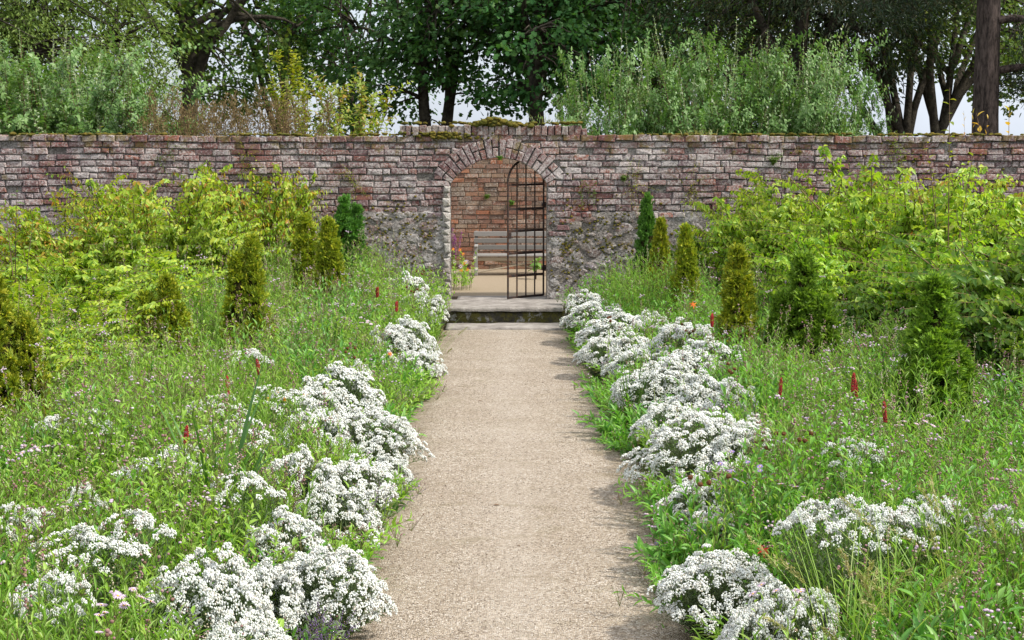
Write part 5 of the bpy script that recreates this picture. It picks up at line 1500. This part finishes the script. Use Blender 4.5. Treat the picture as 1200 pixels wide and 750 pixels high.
# scarlet, orange and amber blooms
def bloom(name, seed, pos, mat, R_, label, k=6, nst=1, H=None):
    r = np.random.default_rng(seed); H = pos[2]; t = thing(name, (pos[0], pos[1], 0), label, 'flower'); ms, ml = MB(), MB()
    ln = r.normal(0, .07, (nst, 2)); h = H * r.uniform(.92, 1.0, nst); h[0] = H
    leafy_stems(ml, ms, np.zeros((nst, 3)), h, ln, None, 8, .2, .07, .25, 45, False, .0028, LEAF8, r=r)
    ms.build('stem', M['stem'], t); ml.build('leaves', M['aster_deep'], t)
    for j in range(nst):
        mpt, md = MB(), MB(); nr = np.array([r.normal(0, .2), -.75, .6]); nr /= np.linalg.norm(nr)
        ray_head(mpt, md, (ln[j][0], ln[j][1], h[j]), nr, R_, r, k)
        if k < 10: ray_head(mpt, md, (ln[j][0], ln[j][1] - .004, h[j] + .006), nr, R_ * .75, r, k)
        f = mpt.build('flower_head', mat, t); md.build('flower_disc', M['yellow_disc'] if k > 8 else mat, f)
bloom('scarlet_flower', 461, at(878, 640, .46), M['scarlet'], .036, 'single scarlet ragged flower in the right bed near the path')
bloom('orange_flower', 462, at(812, 357, .8), M['orange'], .045, 'orange flower in front of the far right conifers')
bloom('orange_daisy', 463, at_far(1070, 268, 16.6), M['amber'], .045, 'orange daisies among the yellow-green shrubs on the right', 12, 4)
bloom('small_orange_flower', 464, at(452, 418, .5), M['orange'], .03, 'tiny orange flower in the green stems of the left bed')
bloom('yellow_flower', 465, at(325, 462, .6), M['amber'], .025, 'small yellow flowers in the left bed beside lilac asters', 12, 4)

# planting just inside the gateway
gp = thing('gateway_flowers', (-.56, 22.4, STEP_Z), 'orange, pink and magenta flowers growing just inside the left gate jamb', 'flowers')
r = np.random.default_rng(471); ms, ml = MB(), MB(); n = 26
base = np.stack([r.uniform(-.2, .16, n), r.uniform(-.2, .3, n), 0 * np.zeros(n)], 1); h = r.uniform(.25, .62, n); ln = r.normal(0, .07, (n, 2))
leafy_stems(ml, ms, base, h, ln, None, 12, .1, .09, .28, 45, False, .003, LEAF8, r=r)
ms.build('stems', M['stem'], gp); ml.build('leaves', M['aster'], gp)
for k in range(14):
    c = base[k] + np.array([ln[k][0], ln[k][1], h[k]]); mpt, md = MB(), MB()
    nr = np.array([r.normal(0, .3), -.8, .5]); nr /= np.linalg.norm(nr)
    mat = (M['orange'], M['pale_pink'], M['orange'], M['white'])[k % 4]
    ray_head(mpt, md, c, nr, r.uniform(.03, .045), r, 9); f = mpt.build('flower_head', mat, gp); md.build('flower_disc', M['yellow_disc'], f)
lo = spike_plant('magenta_spikes', 472, 9, M['magenta'], .85, .3, .014, 'flower_spike', 'flower', sprd=.16, perspike=60)
place(lo, used, (-.66, 22.9, STEP_Z), 0, 1.0, 'magenta flower spikes against the brick wall inside the gateway')
hs = shoot('dock_plant', (.58, 24.2, STEP_Z), [.34, .3, .28], [(.08, 0), (-.06, 0), (.02, -.1)], .17, M['fern'], 'broad green leaves seen through the lower gate bars', 'plant', 473, 6, .7, .5)

# ------------------------------------------------------------------ growth on the wall
def fern(pos, label, seed, n=9, L=.24, name='wall_fern'):
    r = np.random.default_rng(seed); t = thing(name, pos, label, 'fern'); mb, ms = MB(), MB()
    a = r.uniform(-.2, PI + .2, n); h = L * r.uniform(.5, 1, n); ln = np.stack([np.cos(a), -np.abs(np.sin(a)) * .7], 1) * L * r.uniform(.15, .6, (n, 1))
    leafy_stems(mb, ms, np.zeros((n, 3)), h, ln, h * .35, 22, .12, .055, .3, 15, True, .002, LEAF4, r=r, shrink=.6)
    mb.build('fronds', M['fern'], t); ms.build('stems', M['stem'], t); return t
def on_wall(px, py): 
    p = at_far(px, py, WALL_Y - .01); return tuple(p)
fern(on_wall(906, 194), 'bright green fern growing out of the right wall', 481, 11, .27)
fern(on_wall(586, 188), 'small fern hanging under the crown of the arch', 482, 7, .10)
fern(on_wall(731, 212), 'small fern in the wall right of the arch', 483, 9, .13)
fern((-.2, 26.18, 1.42), 'little fern on the warm brick wall left of the gate', 484, 8, .14)
fern((.22, 26.18, 1.30), 'little fern on the warm brick wall behind the gate bars', 485, 8, .17)
def creeper(pos, label, seed, mat, n=12, L=.35):
    r = np.random.default_rng(seed); t = thing('wall_creeper', pos, label, 'creeper'); mb, ms = MB(), MB()
    a = r.uniform(0, 2 * PI, n); ln = np.stack([np.cos(a) * L * .7, -np.abs(r.normal(0, .03, n))], 1); h = np.sin(a) * L * .9 
    leafy_stems(mb, ms, r.normal(0, .06, (n, 3)) * [1, .1, 1] - [0, .015, 0], h, ln, np.full(n, .06), 14, .1, .035, .5, 20, True, .002, LEAF4, r=r)
    mb.build('leaves', mat, t); ms.build('stems', M['twig'], t); return t
creeper(on_wall(742, 214), 'yellowing creeper on the wall right of the small wall fern', 491, M['yellow'], 14, .45)
creeper(on_wall(688, 222), 'small green creeper on the wall beside the arch', 492, M['fern'], 9, .2)
creeper(on_wall(808, 222), 'sparse yellow creeper low on the wall behind the far right conifers', 493, M['yellow'], 14, .45)
creeper(on_wall(410, 205), 'thin yellow-green creeper on the wall left of the arch', 494, M['yellow'], 12, .4)
creeper(on_wall(200, 180), 'green weeds rooted in the upper left wall', 495, M['fern'], 10, .3)
creeper(on_wall(288, 190), 'light green creeper on the wall above the orange-tinted shrubs', 496, M['yellow'], 12, .45)
creeper(on_wall(1052, 176), 'yellow-green creeper on the wall top left of the tall shoot', 497, M['hedge'], 14, .4)
def top_tuft(px, label, seed, n=40, H=.14):
    p = at_far(px, 157, WALL_Y + .12); z = ZT + (.17 if -1.33 < p[0] < 1.17 else .02)
    r = np.random.default_rng(seed); t = thing('grass_tuft', (p[0], WALL_Y + .12, z), label, 'grass', 'dry grass tufts on the wall top'); mb = MB()
    a = r.uniform(0, 2 * PI, n); base = np.stack([r.normal(0, .12, n), r.normal(0, .04, n), -.02 + 0 * a], 1); h = H * r.uniform(.3, 1, n)
    C = stem_curve(base, h, np.stack([np.cos(a), np.sin(a)], 1) * h[:, None] * .6, h * .2, 5, 1.8)
    ribbons(mb, C, .004 * np.array([[1, 1, .8, .5, .1]]) * np.ones((n, 1)), np.stack([-np.sin(a), np.cos(a), 0 * a], 1)); mb.build('blades', M['dry_grass'], t)
top_tuft(822, 'dry grass tuft on the wall top below the tallest shrub', 501, 70, .13)
top_tuft(592, 'dry grass on the mossy hump above the arch', 502, 40, .14)
top_tuft(640, 'thin grass stalks on the coping right of the mossy hump', 503, 16, .26)
top_tuft(285, 'straw coloured grass on the wall top below the short plume', 504, 30, .10)
top_tuft(660, 'small dry tuft near the broken end of the coping', 505, 30, .10)
ap = shoot('apple_sprig', tuple(at_far(118, 172, 23.4) * [1, 1, 0]), [2.62, 2.5], [(.02, 0), (.14, 0)], .11, M['yellow'], 'leafy sprig with one red fruit above the left wall', 'sprig', 511, 12, .5, .7)
mb = MB(); mb.inst(ICO2, np.array([np.eye(3) * [.032, .032, .03]]), np.array([[.06, -.04, 2.46]])); mb.build('red_fruit', M['scarlet'], ap)
fr = fern(tuple(at_far(85, 160, 23.2)), 'pale yellow-green fern sprig on top of the left wall', 512, 12, .34, 'fern_sprig'); fr.location.z = 2.42
sp = thing('fallen_sprig', tuple(at(776, 640, .03)), 'small lilac flower sprig lying on the path by the right edge', 'sprig')
r = np.random.default_rng(521); ml, ms = MB(), MB()
q = np.linspace(0, 1, 6); C = np.stack([-.06 + .13 * q, -.05 + .11 * q + .02 * np.sin(q * 3), .004 + .012 * np.sin(q * PI)], 1)
tubes(ms, C[None], np.full((1, 6), .0018), 4); ms.build('stem', M['stem'], sp)
for k in range(5):
    mpt, md = MB(), MB(); ray_head(mpt, md, C[k + 1] + [0, 0, .008], np.array([r.normal(0, .4), -.5, .8]), .017, r); f = mpt.build('flower_head', M['purple'], sp); md.build('flower_disc', M['yellow_disc'], f)
for k, (px, py, L, lab) in enumerate([(578, 592, .045, 'dark dead leaf lying alone in the middle of the path'), (553, 552, .03, 'small brown leaf scrap on the path above the dead leaf'), (610, 640, .03, 'brown leaf scrap on the path right of the dead leaf'), (470, 612, .035, 'dry leaf by the left path edge near the lavender stalks'), (690, 545, .035, 'tan dead leaf on the path left of the big midway mound'), (560, 470, .04, 'brown leaf on the middle of the path halfway to the step')]):
    mb = MB(); p = at(px, py, .032); a = k * 1.3
    mb.inst(LEAF8, frames(np.array([[math.cos(a), math.sin(a), .1]]), np.array([[.1, -.2, 1.0]]), L, L * .5), np.zeros((1, 3)))
    tag(mb.build('dead_leaf', M['twig'], None, tuple(p)), lab, 'leaf', 'dead leaves on the path')
#TAIL
scene.view_settings.view_transform = 'Standard'
scene.view_settings.look = 'None'
scene.view_settings.exposure = 0.45
scene.view_settings.gamma = 1
